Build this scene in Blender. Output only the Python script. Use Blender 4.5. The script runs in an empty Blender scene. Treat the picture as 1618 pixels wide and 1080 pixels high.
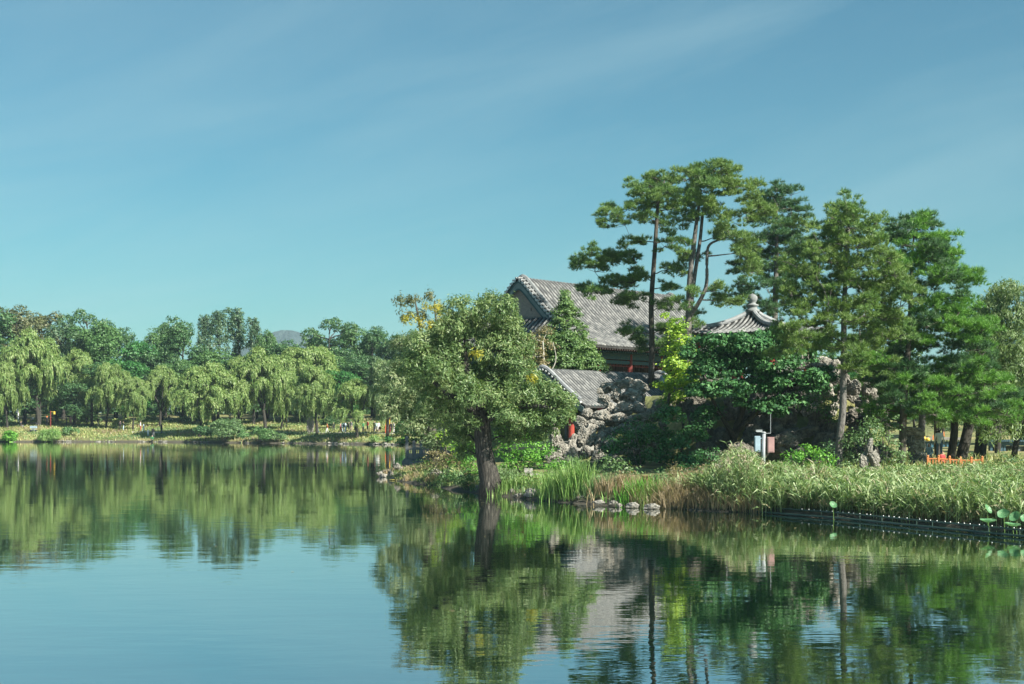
import bpy, math, random
import numpy as np
from mathutils import Vector, noise as mnoise

F, HZ, CZ = 2247.0, 662.0, 3.2          # photo focal length in px, horizon row, eye height
R = random.Random(5)
rng = np.random.default_rng(11)
scene = bpy.context.scene
COL = scene.collection

def P(px, py, D):
    return np.array([(px-809)/F*D, D, CZ-(py-HZ)/F*D])

# ------------------------------------------------------------------ object helpers
def tag(o, label=None, cat=None, group=None, kind=None):
    if label: o['label'] = label
    if cat: o['category'] = cat
    if group: o['group'] = group
    if kind: o['kind'] = kind
    return o

def thing(name, label, cat, loc=(0, 0, 0), rz=0.0, group=None):
    o = bpy.data.objects.new(name, None); COL.objects.link(o)
    o.location = tuple(float(c) for c in loc); o.rotation_euler = (0, 0, rz)
    o.empty_display_size = 0.3
    return tag(o, label, cat, group)

def copy_tree(o, parent=None):
    c = o.copy(); COL.objects.link(c)
    if parent: c.parent = parent
    for ch in list(o.children): copy_tree(ch, c)
    return c

def link(name, me, parent=None, label=None):
    o = bpy.data.objects.new(name, me); COL.objects.link(o)
    if parent: o.parent = parent
    if label: o['label'] = label
    return o

def poly_mesh(name, Q, mats, idx=None, smooth=False):
    """Q: (N,k,3) separate polygons"""
    Q = np.asarray(Q, dtype=np.float32); n, k, _ = Q.shape
    me = bpy.data.meshes.new(name)
    me.vertices.add(n*k); me.loops.add(n*k); me.polygons.add(n)
    me.vertices.foreach_set('co', Q.reshape(-1))
    me.loops.foreach_set('vertex_index', np.arange(n*k, dtype=np.int32))
    me.polygons.foreach_set('loop_start', np.arange(0, n*k, k, dtype=np.int32))
    me.polygons.foreach_set('loop_total', np.full(n, k, dtype=np.int32))
    for m in (mats if isinstance(mats, (list, tuple)) else [mats]): me.materials.append(m)
    if idx is not None: me.polygons.foreach_set('material_index', np.asarray(idx, dtype=np.int32))
    me.update(calc_edges=True)
    return me

class MB:
    def __init__(s): s.v = []; s.f = []; s.m = []; s.cm = 0
    def add(s, vs, fs):
        b = len(s.v); s.v += [tuple(map(float, v)) for v in vs]
        for f in fs: s.f.append(tuple(b+i for i in f)); s.m.append(s.cm)
        return s
    def box(s, c, d, rz=0.0, taper=1.0):
        cx, cy, cz = c; hx, hy, hz = d[0]/2, d[1]/2, d[2]/2; vs = []
        for z, t in ((-hz, 1.0), (hz, taper)):
            for x, y in ((-hx, -hy), (hx, -hy), (hx, hy), (-hx, hy)):
                X, Y = x*t, y*t
                vs.append((cx+X*math.cos(rz)-Y*math.sin(rz), cy+X*math.sin(rz)+Y*math.cos(rz), cz+z))
        return s.add(vs, [(0, 3, 2, 1), (4, 5, 6, 7), (0, 1, 5, 4), (1, 2, 6, 5), (2, 3, 7, 6), (3, 0, 4, 7)])
    def tube(s, path, rad, n=8, flat=1.0, cap=True):
        p = np.asarray(path, float); m = len(p)
        r = np.full(m, rad, float) if np.isscalar(rad) else np.asarray(rad, float)
        t = np.gradient(p, axis=0); t /= (np.linalg.norm(t, axis=1)[:, None]+1e-9)
        ref = np.array([0, 0, 1.0]) if abs(t[:, 2]).mean() < 0.8 else np.array([1.0, 0, 0])
        vs = []
        for i in range(m):
            a = np.cross(ref, t[i]); a /= (np.linalg.norm(a)+1e-9); b = np.cross(t[i], a)
            for k in range(n):
                th = 2*math.pi*k/n
                vs.append(p[i]+r[i]*(a*math.cos(th)+b*math.sin(th)*flat))
        fs = [(i*n+k, i*n+(k+1) % n, (i+1)*n+(k+1) % n, (i+1)*n+k) for i in range(m-1) for k in range(n)]
        if cap: fs += [tuple(range(n-1, -1, -1)), tuple((m-1)*n+k for k in range(n))]
        return s.add(vs, fs)
    def lathe(s, c, prof, n=16):
        vs = []; m = len(prof)
        for r, z in prof:
            for k in range(n):
                a = 2*math.pi*k/n; vs.append((c[0]+r*math.cos(a), c[1]+r*math.sin(a), c[2]+z))
        fs = [(i*n+k, i*n+(k+1) % n, (i+1)*n+(k+1) % n, (i+1)*n+k) for i in range(m-1) for k in range(n)]
        fs += [tuple(range(n-1, -1, -1)), tuple((m-1)*n+k for k in range(n))]
        return s.add(vs, fs)
    def sheet(s, G, th):
        """G: (a,b,3) grid of points, closed slab of thickness th downward"""
        G = np.asarray(G, float); a, b, _ = G.shape
        top = G.reshape(-1, 3); bot = top-np.array([0, 0, th]); n = a*b
        fs = []
        for i in range(a-1):
            for j in range(b-1):
                q = (i*b+j, i*b+j+1, (i+1)*b+j+1, (i+1)*b+j)
                fs.append(q); fs.append(tuple(x+n for x in reversed(q)))
        ed = [(i*b, (i+1)*b) for i in range(a-1)]+[((i+1)*b+b-1, i*b+b-1) for i in range(a-1)]
        ed += [(j+1, j) for j in range(b-1)]+[((a-1)*b+j, (a-1)*b+j+1) for j in range(b-1)]
        for x, y in ed: fs.append((x, y, y+n, x+n))
        return s.add(np.vstack([top, bot]), fs)
    def build(s, name, mats, parent=None, smooth=False, label=None, off=None):
        me = bpy.data.meshes.new(name)
        vs = s.v if off is None else [(v[0]-off[0], v[1]-off[1], v[2]-off[2]) for v in s.v]
        me.from_pydata(vs, [], s.f)
        for m in (mats if isinstance(mats, (list, tuple)) else [mats]): me.materials.append(m)
        me.polygons.foreach_set('material_index', s.m)
        if smooth: me.polygons.foreach_set('use_smooth', [True]*len(me.polygons))
        me.update()
        return link(name, me, parent, label)

def spline(pts, n=6):
    p = np.asarray(pts, float); out = []
    q = np.vstack([2*p[0]-p[1], p, 2*p[-1]-p[-2]])
    for i in range(1, len(q)-2):
        for t in np.linspace(0, 1, n, endpoint=False):
            a, b, c, d = q[i-1], q[i], q[i+1], q[i+2]
            out.append(.5*((2*b)+(c-a)*t+(2*a-5*b+4*c-d)*t*t+(-a+3*b-3*c+d)*t**3))
    out.append(p[-1]); return np.array(out)

# ------------------------------------------------------------------ materials
def nodes(name):
    m = bpy.data.materials.new(name); m.use_nodes = True
    nt = m.node_tree; nt.nodes.clear()
    out = nt.nodes.new('ShaderNodeOutputMaterial')
    return m, nt, out

def ramp(nt, stops):
    r = nt.nodes.new('ShaderNodeValToRGB'); e = r.color_ramp.elements
    e[0].position, e[0].color = stops[0][0], (*stops[0][1], 1)
    e[1].position, e[1].color = stops[-1][0], (*stops[-1][1], 1)
    for p, c in stops[1:-1]:
        x = e.new(p); x.color = (*c, 1)
    return r

def noise_tex(nt, scale, detail=4, coord='Object', stretch=None, rough=.6):
    tc = nt.nodes.new('ShaderNodeTexCoord'); n = nt.nodes.new('ShaderNodeTexNoise')
    n.inputs['Scale'].default_value = scale; n.inputs['Detail'].default_value = detail; n.inputs['Roughness'].default_value = rough
    if stretch:
        mp = nt.nodes.new('ShaderNodeMapping'); mp.inputs['Scale'].default_value = stretch
        nt.links.new(tc.outputs[coord], mp.inputs[0]); nt.links.new(mp.outputs[0], n.inputs['Vector'])
    else: nt.links.new(tc.outputs[coord], n.inputs['Vector'])
    return n

def surf(name, stops, scale=3, rough=.8, bump=0.0, bscale=None, detail=5, stretch=None, spec=.3, metal=0, bdist=.05):
    m, nt, out = nodes(name); b = nt.nodes.new('ShaderNodeBsdfPrincipled')
    n = noise_tex(nt, scale, detail, stretch=stretch); r = ramp(nt, stops)
    nt.links.new(n.outputs['Fac'], r.inputs[0]); nt.links.new(r.outputs[0], b.inputs['Base Color'])
    b.inputs['Roughness'].default_value = rough; b.inputs['Specular IOR Level'].default_value = spec; b.inputs['Metallic'].default_value = metal
    if bump:
        n2 = noise_tex(nt, bscale or scale*3, 6, stretch=stretch); bp = nt.nodes.new('ShaderNodeBump')
        bp.inputs['Strength'].default_value = bump; bp.inputs['Distance'].default_value = bdist
        nt.links.new(n2.outputs['Fac'], bp.inputs['Height']); nt.links.new(bp.outputs[0], b.inputs['Normal'])
    nt.links.new(b.outputs[0], out.inputs[0]); return m

def plain(name, c, rough=.7, spec=.3, v=.15, scale=4):
    return surf(name, [(.3, tuple(x*(1-v) for x in c)), (.7, tuple(min(1, x*(1+v)) for x in c))], scale, rough, spec=spec)

LG = {'yellow_leaf': 1.0, 'reed_plume': 1.0, 'dry_brush': 1.0, 'lotus_leaf': 1.0, 'bright_leaf': 1.15, 'lime_leaf': 1.2, 'reed_dry': 1.0, 'old_willow_leaf': 1.3, 'cypress_leaf': 1.7, 'glossy_leaf': 1.35, 'pine_needle': 1.5, 'pine_needle_fresh': 1.45, 'broad_leaf_dark': 1.45, 'broad_leaf_mid': 1.4}
def leaf(name, a, b, c=None, nscale=.6, trans=.35, rough=.48, spec=.42):
    """leaf material: colour wanders slowly through the crown and from leaf to leaf"""
    m, nt, out = nodes(name)
    g = nt.nodes.new('ShaderNodeNewGeometry'); n = noise_tex(nt, nscale, 2)
    add = nt.nodes.new('ShaderNodeMath'); add.operation = 'MULTIPLY_ADD'; add.inputs[1].default_value = .8
    sc = nt.nodes.new('ShaderNodeMath'); sc.operation = 'MULTIPLY_ADD'; sc.inputs[1].default_value = 1.1; sc.inputs[2].default_value = -.44
    nt.links.new(n.outputs['Fac'], sc.inputs[0])
    nt.links.new(g.outputs['Random Per Island'], add.inputs[0]); nt.links.new(sc.outputs[0], add.inputs[2])
    gain = LG.get(name, 1.3); a, b = [tuple(x*gain*y for x, y in zip(q, (.95, 1.03, 1.12))) for q in (a, b)]
    if c: c = tuple(x*gain*y for x, y in zip(c, (.95, 1.03, 1.12)))
    st = [(.2, a), (.75, b)] if c is None else [(.15, a), (.6, b), (.95, c)]
    r = ramp(nt, st); nt.links.new(add.outputs[0], r.inputs[0])
    p = nt.nodes.new('ShaderNodeBsdfPrincipled'); p.inputs['Roughness'].default_value = rough; p.inputs['Specular IOR Level'].default_value = spec
    t = nt.nodes.new('ShaderNodeBsdfTranslucent')
    mx = nt.nodes.new('ShaderNodeMixShader'); mx.inputs[0].default_value = trans
    br = nt.nodes.new('ShaderNodeMixRGB'); br.blend_type = 'MULTIPLY'; br.inputs[0].default_value = 1; br.inputs[2].default_value = (1.15, 1.25, .6, 1)
    nt.links.new(r.outputs[0], p.inputs['Base Color']); nt.links.new(r.outputs[0], br.inputs[1]); nt.links.new(br.outputs[0], t.inputs[0])
    nt.links.new(p.outputs[0], mx.inputs[1]); nt.links.new(t.outputs[0], mx.inputs[2]); nt.links.new(mx.outputs[0], out.inputs[0])
    return m

M = {}
M['willow'] = leaf('willow_leaf', (.095, .155, .036), (.17, .225, .062), (.25, .285, .10))
M['willow_far'] = leaf('willow_leaf_grey', (.09, .14, .045), (.15, .20, .075), (.22, .25, .12))
M['broad_dark'] = leaf('broad_leaf_dark', (.030, .070, .028), (.055, .115, .038), (.095, .15, .055))
M['broad_mid'] = leaf('broad_leaf_mid', (.045, .095, .030), (.08, .15, .045), (.12, .19, .06))
M['broad_green'] = leaf('broad_leaf_green', (.03, .10, .028), (.05, .15, .035), (.08, .20, .05))
M['broad_brown'] = leaf('broad_leaf_brown', (.07, .085, .035), (.12, .125, .05), (.17, .155, .07))
M['poplar'] = leaf('poplar_leaf', (.035, .075, .035), (.07, .12, .055), (.15, .20, .10))
M['old_willow'] = leaf('old_willow_leaf', (.06, .105, .032), (.12, .17, .055), (.22, .25, .10), nscale=.8)
M['grey_willow'] = leaf('grey_willow_leaf', (.08, .12, .045), (.15, .19, .08), (.27, .28, .14), nscale=.8)
M['yellow'] = leaf('yellow_leaf', (.22, .21, .02), (.33, .29, .03), (.42, .33, .04))
M['bright'] = leaf('bright_leaf', (.07, .19, .025), (.12, .28, .035), (.20, .36, .05))
M['lime'] = leaf('lime_leaf', (.13, .23, .025), (.24, .34, .035), (.36, .42, .05))
M['glossy'] = leaf('glossy_leaf', (.025, .075, .025), (.05, .125, .038), (.09, .19, .055), rough=.5, spec=.3, trans=.25)
M['cypress'] = leaf('cypress_leaf', (.045, .085, .028), (.085, .135, .04), (.14, .19, .06))
M['rusty'] = leaf('rusty_leaf', (.13, .11, .05), (.19, .15, .07), (.25, .19, .09))
M['shrub'] = leaf('shrub_leaf', (.06, .11, .04), (.11, .17, .06), (.17, .22, .09))
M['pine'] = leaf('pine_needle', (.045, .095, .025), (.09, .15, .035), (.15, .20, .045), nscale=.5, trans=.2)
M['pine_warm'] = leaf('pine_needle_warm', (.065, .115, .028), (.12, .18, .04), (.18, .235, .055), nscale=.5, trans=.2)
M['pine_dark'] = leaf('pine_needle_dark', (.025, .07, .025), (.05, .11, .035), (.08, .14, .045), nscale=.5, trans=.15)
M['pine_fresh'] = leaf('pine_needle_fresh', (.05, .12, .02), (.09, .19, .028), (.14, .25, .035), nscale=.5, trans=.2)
M['bark'] = surf('bark', [(.3, (.035, .032, .026)), (.7, (.13, .115, .095))], 6, .9, .9, 9, stretch=(3, 3, .6))
M['bark_dark'] = surf('bark_dark', [(.3, (.018, .018, .015)), (.7, (.06, .055, .045))], 5, .9, .7, 9, stretch=(3, 3, .6))
M['bark_pine'] = surf('bark_pine', [(.3, (.055, .05, .045)), (.7, (.20, .185, .17))], 7, .9, .8, 12, stretch=(2.5, 2.5, .8))
M['bark_old'] = surf('bark_old', [(.34, (.018, .017, .015)), (.58, (.07, .064, .055)), (.75, (.26, .235, .20))], 4.5, .95, 1.0, 6, stretch=(4, 4, .55), bdist=.12)
M['bark_white'] = surf('bark_white', [(.3, (.25, .24, .20)), (.7, (.45, .43, .38))], 5, .9)
M['reed'] = leaf('reed_leaf', (.085, .14, .04), (.17, .225, .08), (.31, .335, .17), nscale=1.1, trans=.3)
M['reed_dry'] = leaf('reed_dry', (.24, .20, .10), (.34, .28, .15), (.42, .35, .21), trans=.3)
M['plume'] = leaf('reed_plume', (.28, .22, .14), (.40, .32, .21), (.5, .42, .30), trans=.3)
M['sedge'] = leaf('sedge_leaf', (.09, .17, .035), (.16, .24, .06), (.25, .30, .10), trans=.3)
M['dry_brush'] = leaf('dry_brush', (.20, .15, .08), (.30, .21, .11), (.38, .29, .17), trans=.3)
M['bank_grass'] = leaf('bank_grass', (.11, .17, .045), (.24, .25, .08), (.40, .34, .15), nscale=.22, trans=.3)
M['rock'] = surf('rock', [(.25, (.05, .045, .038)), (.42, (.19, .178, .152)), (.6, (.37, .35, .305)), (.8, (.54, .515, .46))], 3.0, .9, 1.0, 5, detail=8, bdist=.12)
M['rock_shaded'] = surf('rock_shaded', [(.3, (.05, .05, .045)), (.55, (.17, .155, .13)), (.8, (.28, .26, .22))], 2.0, .9, 1.0, 5, detail=8, bdist=.12)  # darker copy of rock, the cliff's shade put into its colour
M['stone_pale'] = surf('stone_pale', [(.3, (.13, .125, .11)), (.7, (.31, .295, .26))], 3, .85, .6, 8)
M['tile'] = surf('roof_tile', [(.36, (.085, .09, .092)), (.5, (.16, .163, .16)), (.64, (.26, .26, .25))], 2.4, .85, .2, 9, detail=9)
M['tile_bed_shade'] = surf('roof_bed_shade', [(.3, (.018, .018, .018)), (.7, (.045, .045, .042))], 3, .9)  # near black: the shade between tile rows is put into the colour
M['tile_end'] = plain('tile_end', (.42, .43, .42))
M['ridge'] = surf('ridge_tile', [(.3, (.11, .12, .12)), (.7, (.25, .26, .26))], 3, .85)
M['ridge_pale'] = surf('ridge_pale', [(.3, (.17, .18, .185)), (.7, (.32, .33, .335))], 3, .8)
M['barge'] = surf('bargeboard_paint', [(.3, (.09, .14, .14)), (.7, (.17, .22, .215))], 3, .7)
M['brick'] = None
M['red_paint'] = surf('red_paint', [(.3, (.22, .035, .025)), (.7, (.36, .06, .04))], 3, .55)
M['dark_red'] = surf('dark_red_paint', [(.3, (.13, .025, .022)), (.7, (.22, .04, .035))], 3, .6)
M['beam'] = surf('beam_paint', [(.35, (.02, .05, .09)), (.5, (.03, .09, .11)), (.62, (.07, .10, .08))], 2.5, .6, stretch=(3, 1, 3))
M['rafter'] = plain('rafter_paint', (.03, .08, .08))
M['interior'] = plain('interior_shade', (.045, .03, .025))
M['plinth'] = surf('plinth_stone', [(.3, (.14, .14, .13)), (.7, (.28, .27, .25))], 2, .9, .4, 8)
M['dark_stone'] = surf('dark_stone', [(.3, (.08, .09, .09)), (.7, (.19, .205, .205))], 2.5, .9, .4, 8)
M['white'] = plain('white_paint', (.72, .73, .72), .5)
M['steel'] = plain('galvanised_steel', (.27, .29, .30), .4, .5)
M['blue_box'] = plain('pale_blue_box', (.27, .36, .42), .5)
M['pink_box'] = plain('faded_red_box', (.33, .20, .19), .6)
M['wood'] = surf('wood', [(.3, (.13, .07, .035)), (.7, (.25, .15, .08))], 4, .7)
M['wood_grey'] = surf('wood_grey', [(.3, (.15, .145, .135)), (.7, (.27, .26, .24))], 4, .8)
M['orange'] = plain('orange_paint', (.45, .17, .06), .5)
M['orange_red'] = plain('orange_red_paint', (.50, .10, .04), .5)
M['yellow_paint'] = plain('yellow_paint', (.60, .42, .07), .5)
M['teal_glass'] = plain('teal_glass', (.04, .12, .17), .15, .8)
M['teal_frame'] = plain('teal_frame', (.05, .10, .13), .5)
M['pipe'] = plain('dark_green_pipe', (.03, .06, .045), .4, .5)
M['bulb'] = plain('white_bulb', (.50, .52, .50), .3, .5)
M['lotus'] = leaf('lotus_leaf', (.07, .17, .07), (.11, .24, .10), (.20, .30, .13), nscale=2, trans=.25)
M['black'] = plain('black_cloth', (.02, .021, .024)); M['skin'] = plain('skin', (.42, .27, .20)); M['hair'] = plain('hair', (.015, .013, .012))

def brick_mat():
    m, nt, out = nodes('gable_brick'); b = nt.nodes.new('ShaderNodeBsdfPrincipled'); tc = nt.nodes.new('ShaderNodeTexCoord')
    sp = nt.nodes.new('ShaderNodeSeparateXYZ'); cb = nt.nodes.new('ShaderNodeCombineXYZ'); br = nt.nodes.new('ShaderNodeTexBrick')
    nt.links.new(tc.outputs['Object'], sp.inputs[0]); nt.links.new(sp.outputs[1], cb.inputs[0]); nt.links.new(sp.outputs[2], cb.inputs[1])
    nt.links.new(cb.outputs[0], br.inputs['Vector']); br.inputs['Scale'].default_value = 4
    br.inputs['Color1'].default_value = (.27, .235, .20, 1); br.inputs['Color2'].default_value = (.20, .18, .155, 1); br.inputs['Mortar'].default_value = (.16, .15, .135, 1)
    nt.links.new(br.outputs[0], b.inputs['Base Color']); b.inputs['Roughness'].default_value = .9
    nt.links.new(b.outputs[0], out.inputs[0]); return m
M['brick'] = brick_mat()

def ground_mat():
    m, nt, out = nodes('ground_soil'); b = nt.nodes.new('ShaderNodeBsdfPrincipled')
    n = noise_tex(nt, .16, 6); n2 = noise_tex(nt, 1.6, 6)
    r1 = ramp(nt, [(.3, (.08, .10, .035)), (.48, (.15, .16, .055)), (.6, (.26, .23, .10)), (.75, (.13, .15, .05))])
    r2 = ramp(nt, [(.35, (.55, .55, .5)), (.65, (1.2, 1.2, 1.15))])
    mx = nt.nodes.new('ShaderNodeMixRGB'); mx.blend_type = 'MULTIPLY'; mx.inputs[0].default_value = 1
    nt.links.new(n.outputs[0], r1.inputs[0]); nt.links.new(n2.outputs[0], r2.inputs[0])
    nt.links.new(r1.outputs[0], mx.inputs[1]); nt.links.new(r2.outputs[0], mx.inputs[2]); nt.links.new(mx.outputs[0], b.inputs['Base Color'])
    b.inputs['Roughness'].default_value = .95
    tc = nt.nodes.new('ShaderNodeTexCoord'); sp = nt.nodes.new('ShaderNodeSeparateXYZ'); mr = nt.nodes.new('ShaderNodeMapRange'); mr.inputs[1].default_value = .10; mr.inputs[2].default_value = .34; mr.inputs[3].default_value = 1; mr.inputs[4].default_value = 0
    mud = nt.nodes.new('ShaderNodeMixRGB'); mud.inputs[2].default_value = (.055, .048, .034, 1); nt.links.new(tc.outputs['Object'], sp.inputs[0]); nt.links.new(sp.outputs[2], mr.inputs[0]); nt.links.new(mr.outputs[0], mud.inputs[0]); nt.links.new(mx.outputs[0], mud.inputs[1]); nt.links.new(mud.outputs[0], b.inputs['Base Color'])
    bp = nt.nodes.new('ShaderNodeBump'); bp.inputs['Distance'].default_value = .1; nt.links.new(n2.outputs[0], bp.inputs['Height']); nt.links.new(bp.outputs[0], b.inputs['Normal'])
    nt.links.new(b.outputs[0], out.inputs[0]); return m
M['ground'] = ground_mat()

def water_mat():
    m, nt, out = nodes('lake_water'); b = nt.nodes.new('ShaderNodeBsdfPrincipled')
    b.inputs['Base Color'].default_value = (.003, .014, .008, 1); b.inputs['Roughness'].default_value = .012; b.inputs['IOR'].default_value = 1.33
    a = noise_tex(nt, 1.0, 3, stretch=(1.0, 2.2, 1), rough=.55); c = noise_tex(nt, .16, 2, stretch=(1, 1.6, 1)); d = noise_tex(nt, .035, 2, stretch=(1, 2.5, 1))
    # patches of calmer and livelier water
    rr = nt.nodes.new('ShaderNodeMapRange'); rr.inputs[1].default_value = .35; rr.inputs[2].default_value = .65; rr.inputs[3].default_value = .45; rr.inputs[4].default_value = 1.3
    nt.links.new(d.outputs[0], rr.inputs[0])
    mu = nt.nodes.new('ShaderNodeMath'); mu.operation = 'MULTIPLY'; nt.links.new(a.outputs[0], mu.inputs[0]); nt.links.new(rr.outputs[0], mu.inputs[1])
    ma = nt.nodes.new('ShaderNodeMath'); ma.operation = 'MULTIPLY_ADD'; ma.inputs[1].default_value = 3.0
    nt.links.new(c.outputs[0], ma.inputs[0]); nt.links.new(mu.outputs[0], ma.inputs[2])
    bp = nt.nodes.new('ShaderNodeBump'); bp.inputs['Strength'].default_value = 1.0; bp.inputs['Distance'].default_value = .0032
    nt.links.new(ma.outputs[0], bp.inputs['Height']); nt.links.new(bp.outputs[0], b.inputs['Normal'])
    gl = nt.nodes.new('ShaderNodeBsdfGlossy'); gl.inputs['Roughness'].default_value = .012; gl.inputs['Color'].default_value = (.96, .97, .95, 1); nt.links.new(bp.outputs[0], gl.inputs['Normal'])
    mx = nt.nodes.new('ShaderNodeMixShader'); mx.inputs[0].default_value = .55; nt.links.new(b.outputs[0], mx.inputs[1]); nt.links.new(gl.outputs[0], mx.inputs[2])
    nt.links.new(mx.outputs[0], out.inputs[0]); return m
M['water'] = water_mat()

# ------------------------------------------------------------------ terrain
LAND = np.array([(-3200, 60), (-400, 150), (-120, 195), (-90, 200), (-72, 200), (-60, 201), (-50.6, 200), (-44, 197), (-36.7, 192), (-29, 188), (-22, 184),
    (-17, 180), (-13, 175), (-9, 168), (-6, 155), (-4, 135), (-3.6, 115), (-4.0, 101), (-7.3, 99), (-7.3, 95.6), (-4.3, 95.4), (-3.4, 91), (-3.7, 86), (-5.0, 83), (-6.8, 81.8), (-7.4, 79.8), (-6.2, 74), (-4.9, 70.5), (-3.4, 66.5),
    (-2.0, 62), (-1.0, 60), (.2, 57.5), (1.0, 55.8), (2.2, 54), (3.3, 52.8), (5.4, 50.6), (7.4, 49), (10, 46.4), (12.2, 43.4), (14.4, 40.6), (20, 36), (40, 30), (200, 15), (3200, -20),
    (3200, 3300), (-3200, 3300)], float)
PLAT = np.array([(-1.2, 91), (2.5, 87), (8.2, 81), (10.5, 74.5), (14, 73), (17, 73), (18, 80), (20, 100), (23, 128), (5, 128), (-1, 110)], float)

def sdist(pts, poly):
    a = poly; b = np.roll(poly, -1, axis=0); x, y = pts[:, 0], pts[:, 1]
    d = np.full(len(pts), 1e18); ins = np.zeros(len(pts), bool)
    for (ax, ay), (bx, by) in zip(a, b):
        ex, ey = bx-ax, by-ay; t = np.clip(((x-ax)*ex+(y-ay)*ey)/(ex*ex+ey*ey), 0, 1)
        d = np.minimum(d, (x-ax-t*ex)**2+(y-ay-t*ey)**2)
        c = ((ay > y) != (by > y)) & (x < (bx-ax)*(y-ay)/((by-ay) if by != ay else 1e-9)+ax); ins ^= c
    d = np.sqrt(d); return np.where(ins, d, -d)

def sst(a, b, x):
    t = np.clip((x-a)/(b-a), 0, 1); return t*t*(3-2*t)

def height(x, y):
    x = np.atleast_1d(np.asarray(x, float)); y = np.atleast_1d(np.asarray(y, float)); pts = np.stack([x, y], 1)
    sd = sdist(pts, LAND)
    sd = sd+.35*np.sin(x*1.3+y*.7)*np.cos(y*.9-x*.4)*sst(200, 20, y)+.25*np.sin(x*.9)*sst(100, 180, y)
    far = np.interp(sd, [-6, -1, 0, .6, 8, 18, 60, 120], [-1.6, -.5, -.06, .35, 1.25, 2.0, 4.0, 4.6])
    isl = np.interp(sd, [-6, -1, 0, .6, 3, 10, 30], [-1.6, -.5, -.06, .28, .6, .95, 1.1])
    t = sst(125, 165, y); h = isl*(1-t)+far*t
    pd = sdist(pts, PLAT); hp = 4.5*sst(-4.2, 0, pd)
    h = np.where((sd > 0), np.maximum(h, h*.0+hp*(1-t*.5)), h)
    h = h+np.where(sd > 1, .08*np.sin(x*.8+1.3*y)*np.sin(y*.6)+.04*np.sin(2.1*x)*np.cos(1.7*y), 0)
    return h

def hz(x, y): return float(height(x, y)[0])
def ground_at(px, py, d0, d1):
    """first ground point met by the sight line through a photo pixel"""
    Ds = np.linspace(d0, d1, 400); z = CZ-(py-HZ)/F*Ds; h = height((px-809)/F*Ds, Ds)
    k = np.argmax(h >= z) if (h >= z).any() else len(Ds)-1
    D = Ds[k]; return np.array([(px-809)/F*D, D, h[k]])
def on(px, D, sink=0.0):
    x = (px-809)/F*D; return np.array([x, D, hz(x, D)-sink])

def axis(a, b, step, lo, hi, n):
    core = np.arange(a, b+step, step); L = a-np.geomspace(step, a-lo, n)[::-1]; H = b+step+np.geomspace(step, hi-b-step, n); return np.concatenate([L, core, H])
xs = axis(-85, 60, .75, -3200, 3200, 30); ys = axis(36, 250, .75, -30, 3280, 26)
X, Y = np.meshgrid(xs, ys); Z = height(X.ravel(), Y.ravel()).reshape(X.shape)
Z = np.where(Y < 8, np.maximum(Z, np.interp(Y, [-30, 0, 4, 8], [1.6, 1.5, .2, -1.2])), Z)
V = np.stack([X, Y, Z], -1).reshape(-1, 3); ny, nx = X.shape
ii = (np.arange(ny-1)[:, None]*nx+np.arange(nx-1)[None, :]).ravel()
FQ = np.stack([ii, ii+1, ii+nx+1, ii+nx], 1)
me = bpy.data.meshes.new('ground'); me.vertices.add(len(V)); me.vertices.foreach_set('co', V.astype(np.float32).ravel())
me.loops.add(FQ.size); me.loops.foreach_set('vertex_index', FQ.astype(np.int32).ravel()); me.polygons.add(len(FQ))
me.polygons.foreach_set('loop_start', np.arange(0, FQ.size, 4, dtype=np.int32)); me.polygons.foreach_set('loop_total', np.full(len(FQ), 4, dtype=np.int32))
me.materials.append(M['ground']); me.update(calc_edges=True); me.polygons.foreach_set('use_smooth', [True]*len(FQ))
tag(link('ground', me), kind='structure')
w = MB(); w.add([(-3190, -30, 0), (3190, -30, 0), (3190, 400, 0), (-3190, 400, 0)], [(0, 1, 2, 3)])
tag(w.build('water', M['water']), kind='structure')

# far hill
hm = MB(); hc = P(452, 0, 2600)[:2]; G = []
for i in range(30):
    row = []
    for j in range(90):
        a = 2*math.pi*j/89; r = i*11.0; q = math.sqrt(r*r+24*24)-24
        z = max(-2, 166*(1-q/(215+60*math.sin(a*2+1)))); z += (4*math.sin(a*5+r*.03)+2*math.sin(a*13+r*.11)+1.2*math.sin(a*29+r*.3))*min(1, r/40)
        row.append((hc[0]+r*math.cos(a), hc[1]+r*math.sin(a)*.8, float(z)))
    G.append(row)
hm.sheet(G, 2.0)
tag(hm.build('hill', surf('hill_forest', [(.3, (.012, .03, .035)), (.7, (.035, .06, .06))], .06, .9, .8, .1, bdist=8), smooth=True), kind='structure')

# footpath on the far bank
pm = MB(); rows = []
for x in np.linspace(-56, -14, 90):
    yy = np.linspace(180, 215, 140); sd = sdist(np.stack([np.full(140, x), yy], 1), LAND); y0 = yy[np.argmax(sd > 7.5)]
    rows.append([(x, y0+d, hz(x, y0+d)+.05) for d in (0, .7, 1.4, 2.1)])
pm.sheet(rows, .03)
tag(pm.build('path', plain('path_dust', (.36, .34, .29), .95)), kind='structure')

# ------------------------------------------------------------------ foliage generators
def unit(v): return v/(np.linalg.norm(v, axis=-1, keepdims=True)+1e-9)
def rdir(n, g=rng): return unit(g.normal(size=(n, 3)))

def cards(p, nrm, L, W, tang=None, g=rng):
    n = len(p)
    if tang is None: tang = rdir(n, g)
    t = unit(tang-nrm*np.sum(tang*nrm, 1, keepdims=True)*(1 if tang is not None else 1)); b = np.cross(nrm, t)
    L = np.asarray(L).reshape(-1, 1)/2; W = np.asarray(W).reshape(-1, 1)/2
    return np.stack([p-t*L, p+b*W-t*L*.1, p+t*L, p-b*W-t*L*.1], 1)

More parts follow.
